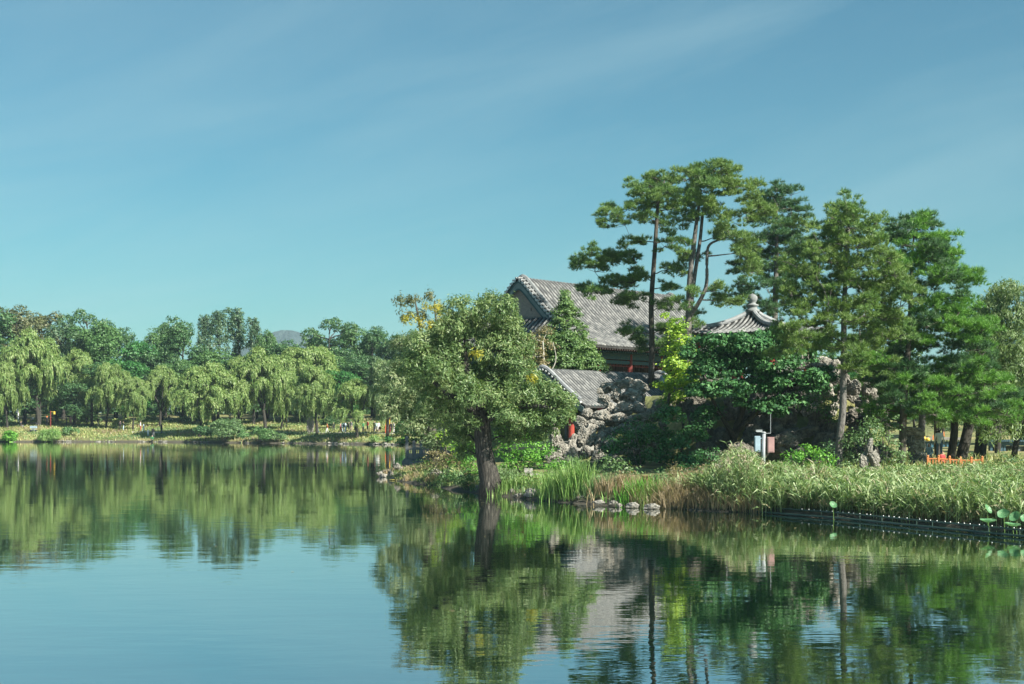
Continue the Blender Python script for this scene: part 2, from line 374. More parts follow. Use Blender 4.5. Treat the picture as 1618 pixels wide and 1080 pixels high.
def clump_leaves(clumps, dens, L, W, droop=0.0, g=rng, subk=1.0, lo=-.55, fuzz=.25):
    """clumps: (centre, (rx,ry,rz)); leafy sub-clumps sit on each clump's skin"""
    out = []
    for c, r in clumps:
        c = np.asarray(c); r = np.asarray(r, float); area = (r[0]*r[1]+r[0]*r[2]+r[1]*r[2])
        mr = float(np.mean(r)); sr0 = max(.28, mr*.34)
        ns = max(4, int(subk*3.4*area/(sr0*sr0)))
        d = rdir(ns*3, g); d = d[d[:, 2] > lo][:ns]
        sc = c+d*r*(.55+.45*g.random((len(d), 1))**.5)
        sr = sr0*g.uniform(.55, 1.25, len(d))
        n = np.maximum(3, (dens*sr*sr*12).astype(int)); idx = np.repeat(np.arange(len(d)), n); N = len(idx)
        q = rdir(N, g); q[:, 2] = np.where(q[:, 2] < -.3, -q[:, 2]*.6, q[:, 2]); rad = g.random((N, 1))**.45
        stray = g.random((N, 1)) < fuzz; rad = np.where(stray, rad*g.uniform(1, 1.6, (N, 1)), rad)
        p = sc[idx]+q*rad*sr[idx][:, None]*(np.array([.8, .8, 1.3]) if droop else np.array([1, 1, .8]))
        nr = unit(q*.55+d[idx]*.4+np.array([0, 0, .35*(1-droop)])+g.normal(size=(N, 3))*.45)
        tg = None
        if droop: tg = np.array([0, 0, -1.0])*droop+rdir(N, g)*(1-droop*.5)
        s = g.uniform(.7, 1.3, N)
        out.append(cards(p, nr, L*s, W*s, tg, g))
    return np.vstack(out)

def limb(mb, a, b, ra, rb, sag=.15, n=5, jit=.08, g=R, sides=6):
    a = np.asarray(a, float); b = np.asarray(b, float); l = np.linalg.norm(b-a); m = []
    for i in range(n+1):
        t = i/n; p = a*(1-t)+b*t; p = p+np.array([0, 0, math.sin(t*math.pi)*l*sag])
        if 0 < i < n: p = p+np.array([g.uniform(-1, 1) for _ in range(3)])*jit*l*.5
        m.append(p)
    mb.tube(spline(m, 2), np.linspace(ra, rb, 2*n+1), sides, cap=False); return np.array(m)

def nearest_on(path, pt, below=.3):
    p = np.asarray(path); d = np.linalg.norm((p-pt)*np.array([1, 1, 1.0]), axis=1)+np.maximum(0, p[:, 2]-(pt[2]-below))*3
    return int(np.argmin(d))

def make_tree(name, label, cat, D, trunks, clumps, leafmat, barkmat, dens=14, L=.12, W=.05, droop=0., seed=1, extra=None, group=None, base=None, sides=10, subk=1., lo=-.55, fuzz=.25, limbs=True, rootflare=1.25):
    """trunks: list of [(px,py,dy,r)..]; clumps: (px,py,rx,ry[,dy]) in photo pixels at depth D+dy; extra: [(clumps, mat, partname)]"""
    g = np.random.default_rng(seed); rr = random.Random(seed)
    tp = []
    for tr in trunks:
        pts = [P(a, b, D+dy) for a, b, dy, r in tr]; tp.append((spline(pts, 5), np.interp(np.linspace(0, len(tr)-1, (len(tr)-1)*5+1), range(len(tr)), [q[3] for q in tr])))
    B = tp[0][0][0].copy(); B[2] = hz(B[0], B[1])-.05 if base is None else base
    tp[0][0][0][2] = min(tp[0][0][0][2], B[2]); tp[0][1][0] *= rootflare
    T = thing(name, label, cat, B, group=group); tm = MB()
    for p, r in tp: tm.tube(p, r, sides)
    def conv(cl):
        res = []
        for c in cl:
            dy = c[4] if len(c) > 4 else rr.uniform(-.9, .9); d = D+dy; k = d/F
            res.append((P(c[0], c[1], d), (c[2]*k, .5*(c[2]+c[3])*k*1.05, c[3]*k)))
        return res
    W3 = conv(clumps); allp = np.vstack([p for p, _ in tp]); allr = np.concatenate([r for _, r in tp])
    if limbs:
        cand = allp.copy(); cr_ = allr.copy()
        for c, r in sorted(W3, key=lambda q: np.min(np.linalg.norm(allp-q[0], axis=1))):
            dd = np.linalg.norm(cand-c, axis=1)+np.maximum(0, cand[:, 2]-c[2]+.1)*2.0; k = int(np.argmin(dd)); dist = np.linalg.norm(c-cand[k])
            ra = min(cr_[k]*.7, .02+.02*dist); mid = limb(tm, cand[k], c, ra, .012, .06, 4, .14, rr)
            cand = np.vstack([cand, mid[1:]]); cr_ = np.concatenate([cr_, np.linspace(ra, .02, len(mid)-1)])
            for _ in range(3):
                e = c+np.array([rr.uniform(-1, 1)*r[0], rr.uniform(-1, 1)*r[1], rr.uniform(-.3, .9)*r[2]])*.8
                limb(tm, mid[3], e, .012, .005, .05, 3, .1, rr, 4)
    tm.build('trunk', barkmat, T, True, off=B)
    Q = clump_leaves(W3, dens, L, W, droop, g, subk, lo, fuzz)-B
    link('crown', poly_mesh('crown', Q, leafmat), T)
    for cl, mt, nm in (extra or []):
        link(nm, poly_mesh(nm, clump_leaves(conv(cl), dens*.9, L, W, droop, g, subk, -.9, fuzz)-B, mt), T)
    return T

# ---- weeping willow prototypes (local space, base at origin)
def willow_proto(seed, H, Rr, lean, nb, ns, step, cw, cl_, mat, bark='bark_dark', tr=.24):
    g = np.random.default_rng(seed); rr = random.Random(seed); tm = MB()
    fork = np.array([lean*.35*H*.3, 0, H*.26]); tm.tube(spline([(0, 0, -.2), (lean*.12*H*.3, rr.uniform(-.1, .1), H*.12), fork], 4), np.linspace(tr*1.15, tr*.85, 9), 8)
    top = np.array([lean*H*.3, 0, 0]); boughs = []
    nl = 5; ends = []
    for i in range(nl):
        a = 2*math.pi*i/nl+rr.uniform(-.4, .4); e = top+np.array([math.cos(a)*Rr*.5, math.sin(a)*Rr*.5, H*rr.uniform(.58, .78)])
        m = limb(tm, fork, e, tr*.6, tr*.2, -.05, 5, .10, rr, 7); ends.append(m)
    allp = np.vstack(ends)
    for i in range(nb):
        a = rr.uniform(0, 2*math.pi); q = math.sqrt(rr.uniform(.0, 1)); r = Rr*.86*q
        z = H*(.44+.47*math.sqrt(max(0, 1-q*q*.96)))*rr.uniform(.86, 1.0) if i % 3 else H*rr.uniform(.34, .66)
        c = top+np.array([math.cos(a)*r, math.sin(a)*r, z]); br = Rr*rr.uniform(.19, .32)
        boughs.append((c, br, np.array([math.cos(a), math.sin(a), 0])*q))
        k = nearest_on(allp, c, .2); limb(tm, allp[k], c, tr*.2, .02, .12, 4, .1, rr, 5)
    Q = []
    for c, br, od in boughs:
        npl = int(13*(br/(Rr*.27))**2)+4; pa_ = g.uniform(0, 6.283, npl); pu = g.random(npl)**.55; pi_ = np.repeat(np.arange(npl), max(6, ns//11)); n = len(pi_)
        d = np.stack([np.cos(pa_), np.sin(pa_), np.zeros(npl)], 1)[pi_]; u = pu[pi_]; js = g.normal(size=(n, 3))*np.array([.17, .17, .07])
        s0 = c+d*(u*br)[:, None]+np.array([0, 0, 1])*((1-u**2)*br*.7)[:, None]+js; pll = g.uniform(.55, 1.3, npl)[pi_]*np.exp(-np.linalg.norm(js[:, :2], axis=1)*2.2)
        ln = g.uniform(.5, 1.0, n)*pll*H*(.145+.10*(c[2] < H*.62))*(.45+u*.8)
        m_ = n*4; pp = np.repeat(s0, 4, 0)+g.normal(size=(m_, 3))*np.array([.16, .16, .12]); Q.append(cards(pp, unit(unit(pp-(c-np.array([0, 0, .4])))+g.normal(size=(m_, 3))*.5), cl_*.8*g.uniform(.7, 1.2, m_), cw*1.25*np.ones(m_), None, g))
        K = int(H*.36/step)+1
        for k in range(K):
            t = k*step; act = t < ln
            if not act.any(): break
            f = 1-np.exp(-t*1.6)
            p = s0+(d*.25*u[:, None]+od*.55)*f+np.array([0, 0, -1])*(t-.25*f)+g.normal(size=(n, 3))*.05
            p = p[act & (p[:, 2] > H*(.13+.05*math.sin(c[0]*3+c[1]*2)))]
            if not len(p): continue
            m_ = len(p); nr = unit(g.normal(size=(m_, 3))*np.array([1, 1, .35])+unit(p-(c+np.array([0, 0, -.6])))*.9+np.array([0, 0, .25]))
            tg = np.array([0, 0, -1.0])+g.normal(size=(m_, 3))*(.22 if k else .6)
            s = g.uniform(.7, 1.3, m_); Q.append(cards(p, nr, cl_*s, cw*s, tg, g))
    Q = np.vstack(Q)
    tme = tm.build('trunk', M[bark], None, True); cme = poly_mesh('crown', Q, M[mat])
    me = tme.data; bpy.data.objects.remove(tme); return me, cme

def place(name, label, cat, protos, loc, rz, sc, group=None):
    T = thing(name, label, cat, loc, rz, group); T.scale = sc
    for nm, me in zip(('trunk', 'crown'), protos): link(nm, me, T)
    return T

WP = [willow_proto(s, 9.0, 4.2, ln, 36, 180, .24, .09, .36, 'willow') for s, ln in ((1, .25), (2, -.3), (3, .1), (4, .45))]
WP += [willow_proto(s_, 9.0, 4.2, ln, nb_, 180, .24, .09, .36, 'willow') for s_, ln, nb_ in ((5, .25, 28), (6, -.3, 42), (7, .1, 24), (8, .45, 32))]
WG = [willow_proto(s, 9.0, 4.2, ln, 36, 180, .24, .09, .36, 'willow_far') for s, ln in ((11, .2), (12, -.2))]

# (crown centre px, crown width px, top py, base px, base py, variant, label)
WIL = [(8, 62, 566, 10, 677, 0, 'weeping willow cut by the left edge, standing right at the waterside grass'),
 (52, 104, 520, 60, 674, 1, 'tallest weeping willow at the left, its thick dark trunk beside the pram'),
 (122, 84, 548, 115, 672, 2, 'bushy weeping willow just right of the red post on the far bank'),
 (178, 60, 568, 166, 676, 3, 'slender two-forked weeping willow left of the couple in black jackets'),
 (217, 48, 590, 207, 680, 0, 'narrow leaning weeping willow just right of the couple in black jackets'),
 (260, 66, 572, 248, 675, 2, 'upright weeping willow behind the people at the water edge'),
 (343, 104, 572, 303, 690, 3, 'low wide weeping willow with a strongly leaning trunk over the lakeside shrubs'),
 (412, 92, 548, 418, 681, 1, 'full rounded weeping willow directly behind the dense lakeside shrubs'),
 (375, 66, 560, 383, 672, 2, 'weeping willow half hidden between two bigger willows behind the shrubs'),
 (487, 108, 534, 470, 668, 0, 'highest yellowish weeping willow, below and right of the distant hill'),
 (492, 74, 574, 503, 686, 1, 'weeping willow with a curved forked trunk beside the pale standing stone'),
 (556, 84, 594, 570, 694, 2, 'low spreading weeping willow at the bank tip with its trunk at the stones'),
 (452, 60, 585, 446, 678, 3, 'weeping willow with a thin straight trunk beside the pair in pink and blue')]
for wi_, (cx, wd, top, bx, by, v, lab) in enumerate(WIL):
    b = ground_at(bx, by, 186, 235); D = b[1]; Hh = CZ+(HZ-top)/F*D-b[2]; Wd = wd/F*D
    T = place('weeping_willow', lab, 'tree', WP[v+4*(wi_ % 2)], b-np.array([0, 0, .1]), 0, (Wd/8.3, Wd/8.3, Hh/8.9), 'weeping willows along the far bank')
    leanx = (cx-bx)/F*D; ln = (.25, -.3, .1, .45)[v]*9*.3*Wd/8.3
    if (leanx < 0) != (ln < 0): T.rotation_euler[2] = math.pi+R.uniform(-.3, .3); ln = -ln
    T.location[0] += (leanx-ln)*.5
# grey-green willows at the mouth of the channel and on the right
for cx, wd, top, D, v, lab in ((612, 80, 560, 186, 0, 'grey-green willow behind the orange kiosk at the end of the far bank'),
  (668, 100, 545, 160, 1, 'grey-green willow at the channel behind the dark stone balustrade')):
    b = on(cx, D) ; b[2] = max(b[2], .3); Hh = CZ+(HZ-top)/F*D-b[2]; Wd = wd/F*D
    place('willow_tree', lab, 'tree', WG[v], b, R.uniform(0, 6), (Wd/8, Wd/8, Hh/8.9), 'willows at the channel mouth')

# ---- broadleaf prototypes for the trees behind
def broad_proto(seed, H, Rr, kind, mat, dens=3.2, L=.34, W=.2):
    g = np.random.default_rng(seed); rr = random.Random(seed); tm = MB(); cl = []
    tm.tube(spline([(0, 0, -.3), (rr.uniform(-.2, .2), 0, H*.25), (rr.uniform(-.4, .4), rr.uniform(-.3, .3), H*.55), (rr.uniform(-.4, .4), 0, H*.85)], 4), np.linspace(.34, .06, 13), 8)
    stem = np.array([(0, 0, z) for z in np.linspace(H*.2, H*.8, 12)])
    n = {'round': 20, 'poplar': 22, 'flat': 16, 'sparse': 18}[kind]
    for i in range(n):
        a = rr.uniform(0, 6.283)
        if kind == 'poplar':
            t = rr.uniform(.2, .95); q = rr.uniform(.1, .75)*(1-.6*max(0, t-.55)/.45); c = (math.cos(a)*Rr*q, math.sin(a)*Rr*q, H*t); r = Rr*rr.uniform(.2, .34); rad = (r*.75, r*.75, r*1.5)
        elif kind == 'flat':
            t = rr.uniform(.55, .93); q = rr.uniform(.2, .95); c = (math.cos(a)*Rr*q, math.sin(a)*Rr*q, H*t); r = Rr*rr.uniform(.2, .32); rad = (r*1.1, r*1.1, r*.6)
        elif kind == 'sparse':
            t = rr.uniform(.3, .95); q = rr.uniform(.1, .9)*math.sqrt(max(.1, 1-((t-.55)/.48)**2)); c = (math.cos(a)*Rr*q, math.sin(a)*Rr*q, H*t); r = Rr*rr.uniform(.16, .3); rad = (r, r, r)
        else:
            t = rr.uniform(.22, .9); q = rr.uniform(.15, .8)*math.sqrt(max(.1, 1-((t-.5)/.5)**2)); c = (math.cos(a)*Rr*q, math.sin(a)*Rr*q, H*t); r = Rr*rr.uniform(.26, .42); rad = (r, r, r*.85)
        cl.append((np.array(c), rad)); k = nearest_on(stem, np.array(c), .8); limb(tm, stem[k], c, .12, .03, .05, 4, .12, rr, 5)
    Q = clump_leaves(cl, dens, L, W, 0, g, .8, -.5, .3)
    t = tm.build('trunk', M['bark_dark'], None, True); me = t.data; bpy.data.objects.remove(t)
    return me, poly_mesh('crown', Q, M[mat])
BP = {'dark': broad_proto(21, 15, 5.2, 'round', 'broad_dark'), 'mid': broad_proto(22, 15, 5.4, 'round', 'broad_mid'), 'green': broad_proto(23, 12, 4.6, 'round', 'broad_green'),
      'brown': broad_proto(24, 15, 5.0, 'sparse', 'broad_brown'), 'poplar': broad_proto(25, 17, 4.6, 'poplar', 'poplar'), 'flat': broad_proto(26, 15, 5.5, 'flat', 'broad_dark'),
      'grey': broad_proto(27, 14, 5.0, 'sparse', 'poplar')}
PH = {'dark': 15, 'mid': 15, 'green': 12, 'brown': 15, 'poplar': 17.6, 'flat': 14.6, 'grey': 14.4}; PW = {'dark': 10.6, 'mid': 11, 'green': 9.6, 'brown': 10, 'poplar': 8.0, 'flat': 11.8, 'grey': 10}
DESC = {'dark': 'dark green rounded tree', 'mid': 'mid green rounded tree', 'green': 'fresh green bushy tree', 'brown': 'brownish sparse tree', 'poplar': 'tall dark poplar with pointed tufts', 'flat': 'flat-topped dark tree', 'grey': 'greyish green loose tree'}
ORD = ['leftmost', 'second', 'third', 'fourth', 'fifth', 'sixth', 'seventh', 'eighth', 'ninth', 'tenth', 'eleventh', 'twelfth', 'thirteenth', 'fourteenth', 'fifteenth', 'sixteenth', 'seventeenth', 'eighteenth', 'nineteenth', 'twentieth']
BACK = [(-30, 110, 490, 236, 'dark'), (22, 80, 482, 240, 'brown'), (60, 90, 492, 246, 'brown'), (100, 76, 492, 238, 'grey'), (138, 70, 486, 248, 'flat'), (150, 96, 506, 236, 'mid'), (185, 60, 520, 246, 'dark'),
  (226, 72, 530, 240, 'green'), (262, 64, 512, 252, 'mid'), (290, 70, 505, 240, 'dark'), (322, 44, 492, 256, 'poplar'), (345, 52, 484, 242, 'poplar'), (378, 62, 480, 248, 'poplar'), (406, 46, 496, 244, 'poplar'),
  (420, 40, 520, 238, 'mid'), (450, 80, 541, 238, 'dark'), (478, 60, 540, 244, 'green'), (497, 44, 522, 250, 'mid'), (520, 70, 498, 244, 'flat'), (560, 70, 515, 250, 'mid'), (588, 60, 518, 240, 'dark'), (615, 60, 524, 252, 'grey'), (650, 80, 520, 240, 'mid'), (705, 90, 505, 230, 'dark'), (770, 90, 520, 225, 'mid')]
cnt = {}
for px, wd, top, D, k in sorted(BACK):
    b = on(px, D, .1); Hh = CZ+(HZ-top)/F*D-b[2]; Wd = wd*(1.05 if k == 'poplar' else 1.3)/F*D; i = cnt.get(k, 0); cnt[k] = i+1
    tot = sum(1 for q in BACK if q[4] == k)
    nm = {'poplar': 'poplar_tree', 'flat': 'pagoda_tree'}.get(k, 'broadleaf_tree')
    lab = '%s behind far willows, %s' % (DESC[k], ('%s such from the left' % ORD[i]) if i else 'leftmost such')
    place(nm, lab, 'tree', BP[k], b, R.uniform(0, 6.28), (Wd/PW[k], Wd/PW[k], Hh/PH[k]), 'trees rising behind the far willows')
# lower dark trees filling between the trunks
k2 = ['dark', 'mid', 'green', 'dark', 'grey', 'mid']
LOW = [(x+R.uniform(-6, 6), R.uniform(80, 105), R.uniform(548, 585), R.uniform(218, 240)) for x in range(-20, 700, 28)]
LOW.sort(); nlo = sum(1 for q in LOW if q[0] < 430)
for i, (px, wd, top, D) in enumerate(LOW):
    k = k2[i % 6]; b = on(px, D, .1); Hh = CZ+(HZ-top)/F*D-b[2]; Wd = wd/F*D
    side = 'left of the distant hill' if px < 430 else 'right of the distant hill'
    j = ORD[i if px < 430 else i-nlo]
    place('broadleaf_tree', 'low %s in shade, %s from left, %s' % (DESC[k], j, side), 'tree', BP[k], b, R.uniform(0, 6), (Wd/PW[k], Wd/PW[k], Hh/PH[k]), 'low trees in the shade behind the willows')
g = np.random.default_rng(300); cl = []
for _ in range(260):
    x = g.uniform(-112, 12); y = g.uniform(254, 290); cl.append((np.array([x, y, hz(x, y)+g.uniform(.0, 3.0)**1.9]), (g.uniform(2, 3.4), 2.4, g.uniform(1.5, 2.6))))
for _ in range(60):
    x = g.uniform(22, 95); y = g.uniform(150, 178); cl.append((np.array([x, y, hz(x, y)+g.uniform(.6, 8)]), (g.uniform(2, 3.2), 2.2, g.uniform(1.4, 2.4))))
tag(link('woodland', poly_mesh('woodland', clump_leaves(cl, .9, .6, .36, 0, g, .8, -.7, .2), M['broad_dark'])), kind='stuff')
# trees beyond the island on the right
RB = [(1395, 90, 560, 118, 'mid'), (1445, 80, 600, 128, 'grey'), (1490, 90, 585, 120, 'dark'), (1545, 90, 560, 132, 'mid'), (1600, 100, 545, 124, 'grey'), (1660, 110, 540, 118, 'mid'), (1730, 120, 500, 112, 'dark'),
      (1300, 80, 560, 122, 'dark'), (1350, 90, 575, 130, 'green'), (1420, 80, 630, 150, 'green'), (1475, 90, 640, 155, 'mid'), (1530, 80, 635, 150, 'dark'), (1585, 90, 630, 155, 'green'), (1640, 90, 630, 150, 'mid')]
for i, (px, wd, top, D, k) in enumerate(sorted(RB)):
    b = on(px, D, .1); Hh = CZ+(HZ-top)/F*D-b[2]; Wd = wd/F*D
    place('broadleaf_tree', '%s deep behind the pines, %s from left' % (DESC[k], ORD[i]), 'tree', BP[k], b, R.uniform(0, 6), (Wd/PW[k],)*2+(Hh/PH[k],), 'trees deep behind the right-hand pines')

# ------------------------------------------------------------------ pines
def needles(tp, td, L, Wd, K, g):
    """tp tuft points, td tuft directions -> K thin triangles each"""
    n = len(tp); p = np.repeat(tp, K, 0); d = unit(np.repeat(td, K, 0)+g.normal(size=(n*K, 3))*.55)
    s = unit(np.cross(d, g.normal(size=(n*K, 3)))); l = L*g.uniform(.75, 1.2, (n*K, 1)); p = p-d*l*.1+g.normal(size=(n*K, 3))*.02
    return np.stack([p-s*Wd/2, p+s*Wd/2, p+d*l], 1)

def make_pine(label, D, trunks, pads, mat='pine', warm=None, seed=1, dens=21, nl=.23, nw=.021, K=13, group=None, extra_pads=.75, bark='bark_pine', alt='pine_warm'):
    g = np.random.default_rng(seed); rr = random.Random(seed); tp = []
    for tr in trunks:
        pts = [P(a, b, D+dy) for a, b, dy, r in tr]; tp.append((spline(pts, 5), np.interp(np.linspace(0, len(tr)-1, (len(tr)-1)*5+1), range(len(tr)), [q[3] for q in tr])))
    tp = [(p, r*.78) for p, r in tp]
    B = tp[0][0][0].copy(); B[2] = hz(B[0], B[1])-.05; tp[0][0][0][2] = B[2]; tp[0][1][0] *= 1.3
    T = thing('pine_tree', label, 'pine', B, group=group); tm = MB()
    for p, r in tp: tm.tube(p, r, 10)
    allp = np.vstack([p for p, _ in tp]); allr = np.concatenate([r for _, r in tp])
    pl = []
    for q in pads:
        px, py, rx, ry = q[:4]; dy = q[4] if len(q) > 4 else rr.uniform(-1.0, 1.0)*rx/F*D*1.0
        pl.append((px, py, rx, ry, dy))
        for _ in range(int(extra_pads+rr.random())):
            pl.append((px+rr.uniform(-.8, .8)*rx, py+rr.uniform(-12, 12), rx*rr.uniform(.45, .8), ry*rr.uniform(.7, 1.1), dy+(rx/F*D*1.3+.5)*rr.choice([-1, 1])))
    A = {0: [], 1: []}; cand = allp.copy(); cr_ = allr.copy(); todo = []; PF = .95+.45*(extra_pads > .5 and D < 70)
    for px, py, rx, ry, dy in pl:
        d = D+dy; k = d/F; todo.append((px, py, P(px, py+ry*.3, d), np.array([rx*k*1.08, rx*k*.9, ry*k*PF])))
    todo.sort(key=lambda q: np.min(np.linalg.norm(allp-q[2], axis=1)))
    for px, py, c, r in todo:
        dd = np.linalg.norm(cand-c, axis=1)+np.maximum(0, cand[:, 2]-c[2]+.15)*1.6; i = int(np.argmin(dd)); dist = np.linalg.norm(c-cand[i])
        ra = min(cr_[i]*.6, .022+.016*dist)
        mid = limb(tm, cand[i], c-np.array([0, 0, r[2]*.4]), ra, .016, .02, 5, .10, rr, 6)
        cand = np.vstack([cand, mid[2:]]); cr_ = np.concatenate([cr_, np.linspace(ra*.8, .02, len(mid)-2)])
        nsub = max(4, int(3.3*r[0]*r[1]/.13)); a = g.uniform(0, 6.283, nsub); q = g.random(nsub)**.5*g.choice([1, 1, 1, 1.35], nsub)
        sc = c+np.stack([np.cos(a)*q*r[0], np.sin(a)*q*r[1], (1-q*q)*r[2]*.6-.1+g.normal(size=nsub)*(.10+r[2]*.40)], 1)
        for s_ in sc[:7]: limb(tm, mid[4], s_-np.array([0, 0, .1]), .014, .007, .02, 3, .08, rr, 4)
        sr = g.uniform(.17, .36, nsub); nt = (dens*sr/.33*g.uniform(.7, 1.2, nsub)).astype(int)+4; idx = np.repeat(np.arange(nsub), nt); N = len(idx)
        dd = rdir(N, g); dd[:, 2] = np.abs(dd[:, 2])*.8-.18; dd = unit(dd)
        tpnt = sc[idx]+dd*sr[idx][:, None]*np.array([1.15, 1.15, .8])*g.uniform(.4, 1, (N, 1))
        td = unit(dd+np.array([0, 0, .55]))
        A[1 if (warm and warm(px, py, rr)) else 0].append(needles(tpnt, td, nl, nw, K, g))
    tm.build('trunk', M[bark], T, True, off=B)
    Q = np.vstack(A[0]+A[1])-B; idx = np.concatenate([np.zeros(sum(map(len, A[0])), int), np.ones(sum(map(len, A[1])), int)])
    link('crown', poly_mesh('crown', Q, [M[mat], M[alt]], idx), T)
    return T

make_pine('tall pine with long flat limbs reaching left over the hall roof', 86,
  [[(1029, 600, 0, .24), (1030, 540, 0, .22), (1029, 480, 0, .2), (1033, 420, 0, .18), (1037, 360, 0, .15), (1040, 320, 0, .11), (1050, 285, 0, .05)]],
  [(928, 408, 20, 7), (950, 402, 24, 7), (975, 405, 24, 7), (1000, 403, 18, 6), (913, 416, 10, 5), (940, 420, 16, 4), (950, 455, 20, 5), (975, 446, 22, 6), (1000, 437, 20, 6), (925, 460, 12, 4), (1013, 430, 12, 5),
   (965, 330, 18, 7), (952, 344, 10, 5), (985, 345, 14, 5), (1003, 322, 20, 8), (958, 352, 10, 4), (1010, 300, 16, 7), (1035, 274, 20, 9), (1058, 285, 20, 9), (1045, 300, 22, 9), (1030, 315, 18, 8), (1060, 325, 18, 8), (1020, 340, 14, 5), (1025, 290, 20, 7),
   (1010, 378, 16, 4), (990, 384, 12, 4), (1052, 352, 14, 6), (1055, 385, 16, 6), (1062, 420, 18, 7), (1004, 467, 20, 4), (985, 477, 18, 4), (1060, 450, 14, 5), (1050, 478, 20, 5), (1000, 520, 18, 6), (1050, 515, 18, 8), (1010, 545, 16, 7), (1055, 540, 16, 7)],
  'pine', lambda x, y, r: x > 1030 and y < 350 and r.random() < .5, 31, bark='bark')  # warmer needles at upper right: sunlit side put into the colour
make_pine('twin-stemmed pine with a curved orange stem, tallest of all, beside the pavilion', 82,
  [[(1086, 600, 0, .3), (1087, 540, 0, .28), (1088, 490, 0, .22), (1090, 440, 0, .2), (1097, 380, 0, .17), (1102, 340, 0, .12), (1108, 300, 0, .06)],
   [(1089, 500, 0, .17), (1104, 478, -.3, .15), (1116, 450, -.4, .14), (1117, 410, -.4, .12), (1120, 388, -.5, .10), (1135, 379, -.8, .07), (1158, 373, -1, .04)],
   [(1091, 490, 0, .17), (1097, 440, .1, .15), (1106, 380, .3, .13), (1112, 330, .3, .11), (1126, 300, .2, .08), (1134, 272, .2, .04)]],
  [(1082, 275, 20, 9), (1100, 266, 18, 8), (1128, 262, 20, 9), (1148, 270, 20, 8), (1170, 288, 20, 8), (1190, 292, 16, 6), (1145, 295, 22, 9), (1115, 292, 22, 9), (1090, 300, 20, 9), (1130, 280, 24, 9), (1203, 322, 18, 6), (1185, 310, 18, 7), (1210, 330, 14, 5),
   (1120, 325, 20, 8), (1090, 335, 16, 7), (1132, 342, 14, 6), (1074, 372, 14, 7), (1072, 345, 16, 6), (1100, 312, 24, 8), (1095, 400, 16, 6), (1075, 425, 14, 6), (1160, 343, 18, 5), (1182, 341, 12, 4),
   (1140, 362, 18, 6), (1160, 368, 18, 7), (1178, 378, 16, 9), (1190, 396, 12, 10), (1196, 414, 10, 10), (1172, 392, 16, 8), (1188, 428, 12, 7), (1180, 405, 14, 8),
   (1150, 470, 18, 6), (1172, 478, 14, 5), (1135, 455, 12, 5), (1098, 455, 12, 5), (1100, 505, 14, 8), (1080, 470, 12, 6), (1075, 520, 12, 6)],
  'pine', lambda x, y, r: x > 1135 or r.random() < .3, 32)  # right-hand pads painted warmer to look sunlit
make_pine('dark dense pine rising behind the pavilion finial', 92,
  [[(1224, 540, 0, .26), (1225, 470, 0, .22), (1227, 400, 0, .18), (1227, 350, 0, .10), (1228, 325, 0, .04)]],
  [(1218, 300, 18, 8), (1238, 302, 18, 8), (1205, 320, 16, 7), (1255, 325, 18, 8), (1228, 318, 24, 9), (1210, 345, 22, 9), (1248, 350, 24, 10), (1265, 348, 14, 7), (1228, 370, 26, 9), (1268, 372, 14, 7), (1192, 372, 16, 6), (1212, 395, 24, 8), (1256, 392, 22, 8), (1182, 398, 14, 5), (1240, 415, 24, 7),
   (1268, 400, 14, 6), (1195, 425, 22, 7), (1225, 440, 22, 7), (1178, 455, 20, 6), (1195, 475, 20, 6), (1235, 470, 22, 7), (1165, 425, 12, 5), (1258, 450, 20, 7), (1250, 430, 18, 7), (1215, 490, 18, 6)],
  'pine_dark', lambda x, y, r: x > 1225 and r.random() < .35, 33, alt='pine', extra_pads=1.0)  # some lighter needles right of the trunk, painted as its lit side
make_pine('pale green pine at the front with a bare grey trunk standing in the reeds edge', 60,
  [[(1324, 750, 0, .23), (1326, 700, 0, .2), (1332, 640, 0, .19), (1333, 560, 0, .16), (1334, 480, 0, .14), (1337, 430, 0, .11), (1340, 380, 0, .08), (1342, 345, 0, .04)]],
  [(1340, 328, 20, 8), (1362, 332, 18, 8), (1318, 342, 16, 8), (1384, 348, 14, 8), (1300, 358, 16, 7), (1342, 352, 26, 10), (1372, 368, 24, 9), (1310, 374, 24, 9), (1284, 388, 18, 7), (1345, 384, 30, 9), (1396, 390, 20, 8), (1268, 406, 20, 7), (1308, 406, 26, 9), (1375, 412, 28, 9), (1408, 416, 18, 7),
   (1338, 412, 26, 8), (1262, 432, 20, 7), (1294, 440, 24, 8), (1380, 440, 30, 8), (1420, 445, 20, 7), (1350, 445, 20, 7), (1250, 456, 18, 6), (1398, 468, 26, 7), (1430, 472, 20, 7), (1282, 474, 24, 7), (1255, 486, 18, 6), (1316, 460, 20, 6), (1400, 496, 26, 6), (1365, 476, 20, 6), (1272, 508, 22, 6), (1300, 500, 18, 5),
   (1260, 538, 22, 6), (1238, 520, 18, 5), (1375, 520, 20, 6), (1290, 545, 20, 5), (1390, 545, 20, 6), (1230, 550, 18, 5), (1320, 480, 24, 7), (1360, 500, 24, 7), (1310, 525, 20, 6), (1340, 545, 20, 6), (1415, 520, 20, 6), (1375, 455, 24, 7), (1330, 435, 22, 7), (1420, 430, 18, 7), (1288, 420, 20, 7), (1350, 575, 20, 6)],
  'pine_warm', lambda x, y, r: y < 370 or r.random() < .2, 34, alt='pine', nl=.19, nw=.022, extra_pads=1.5)
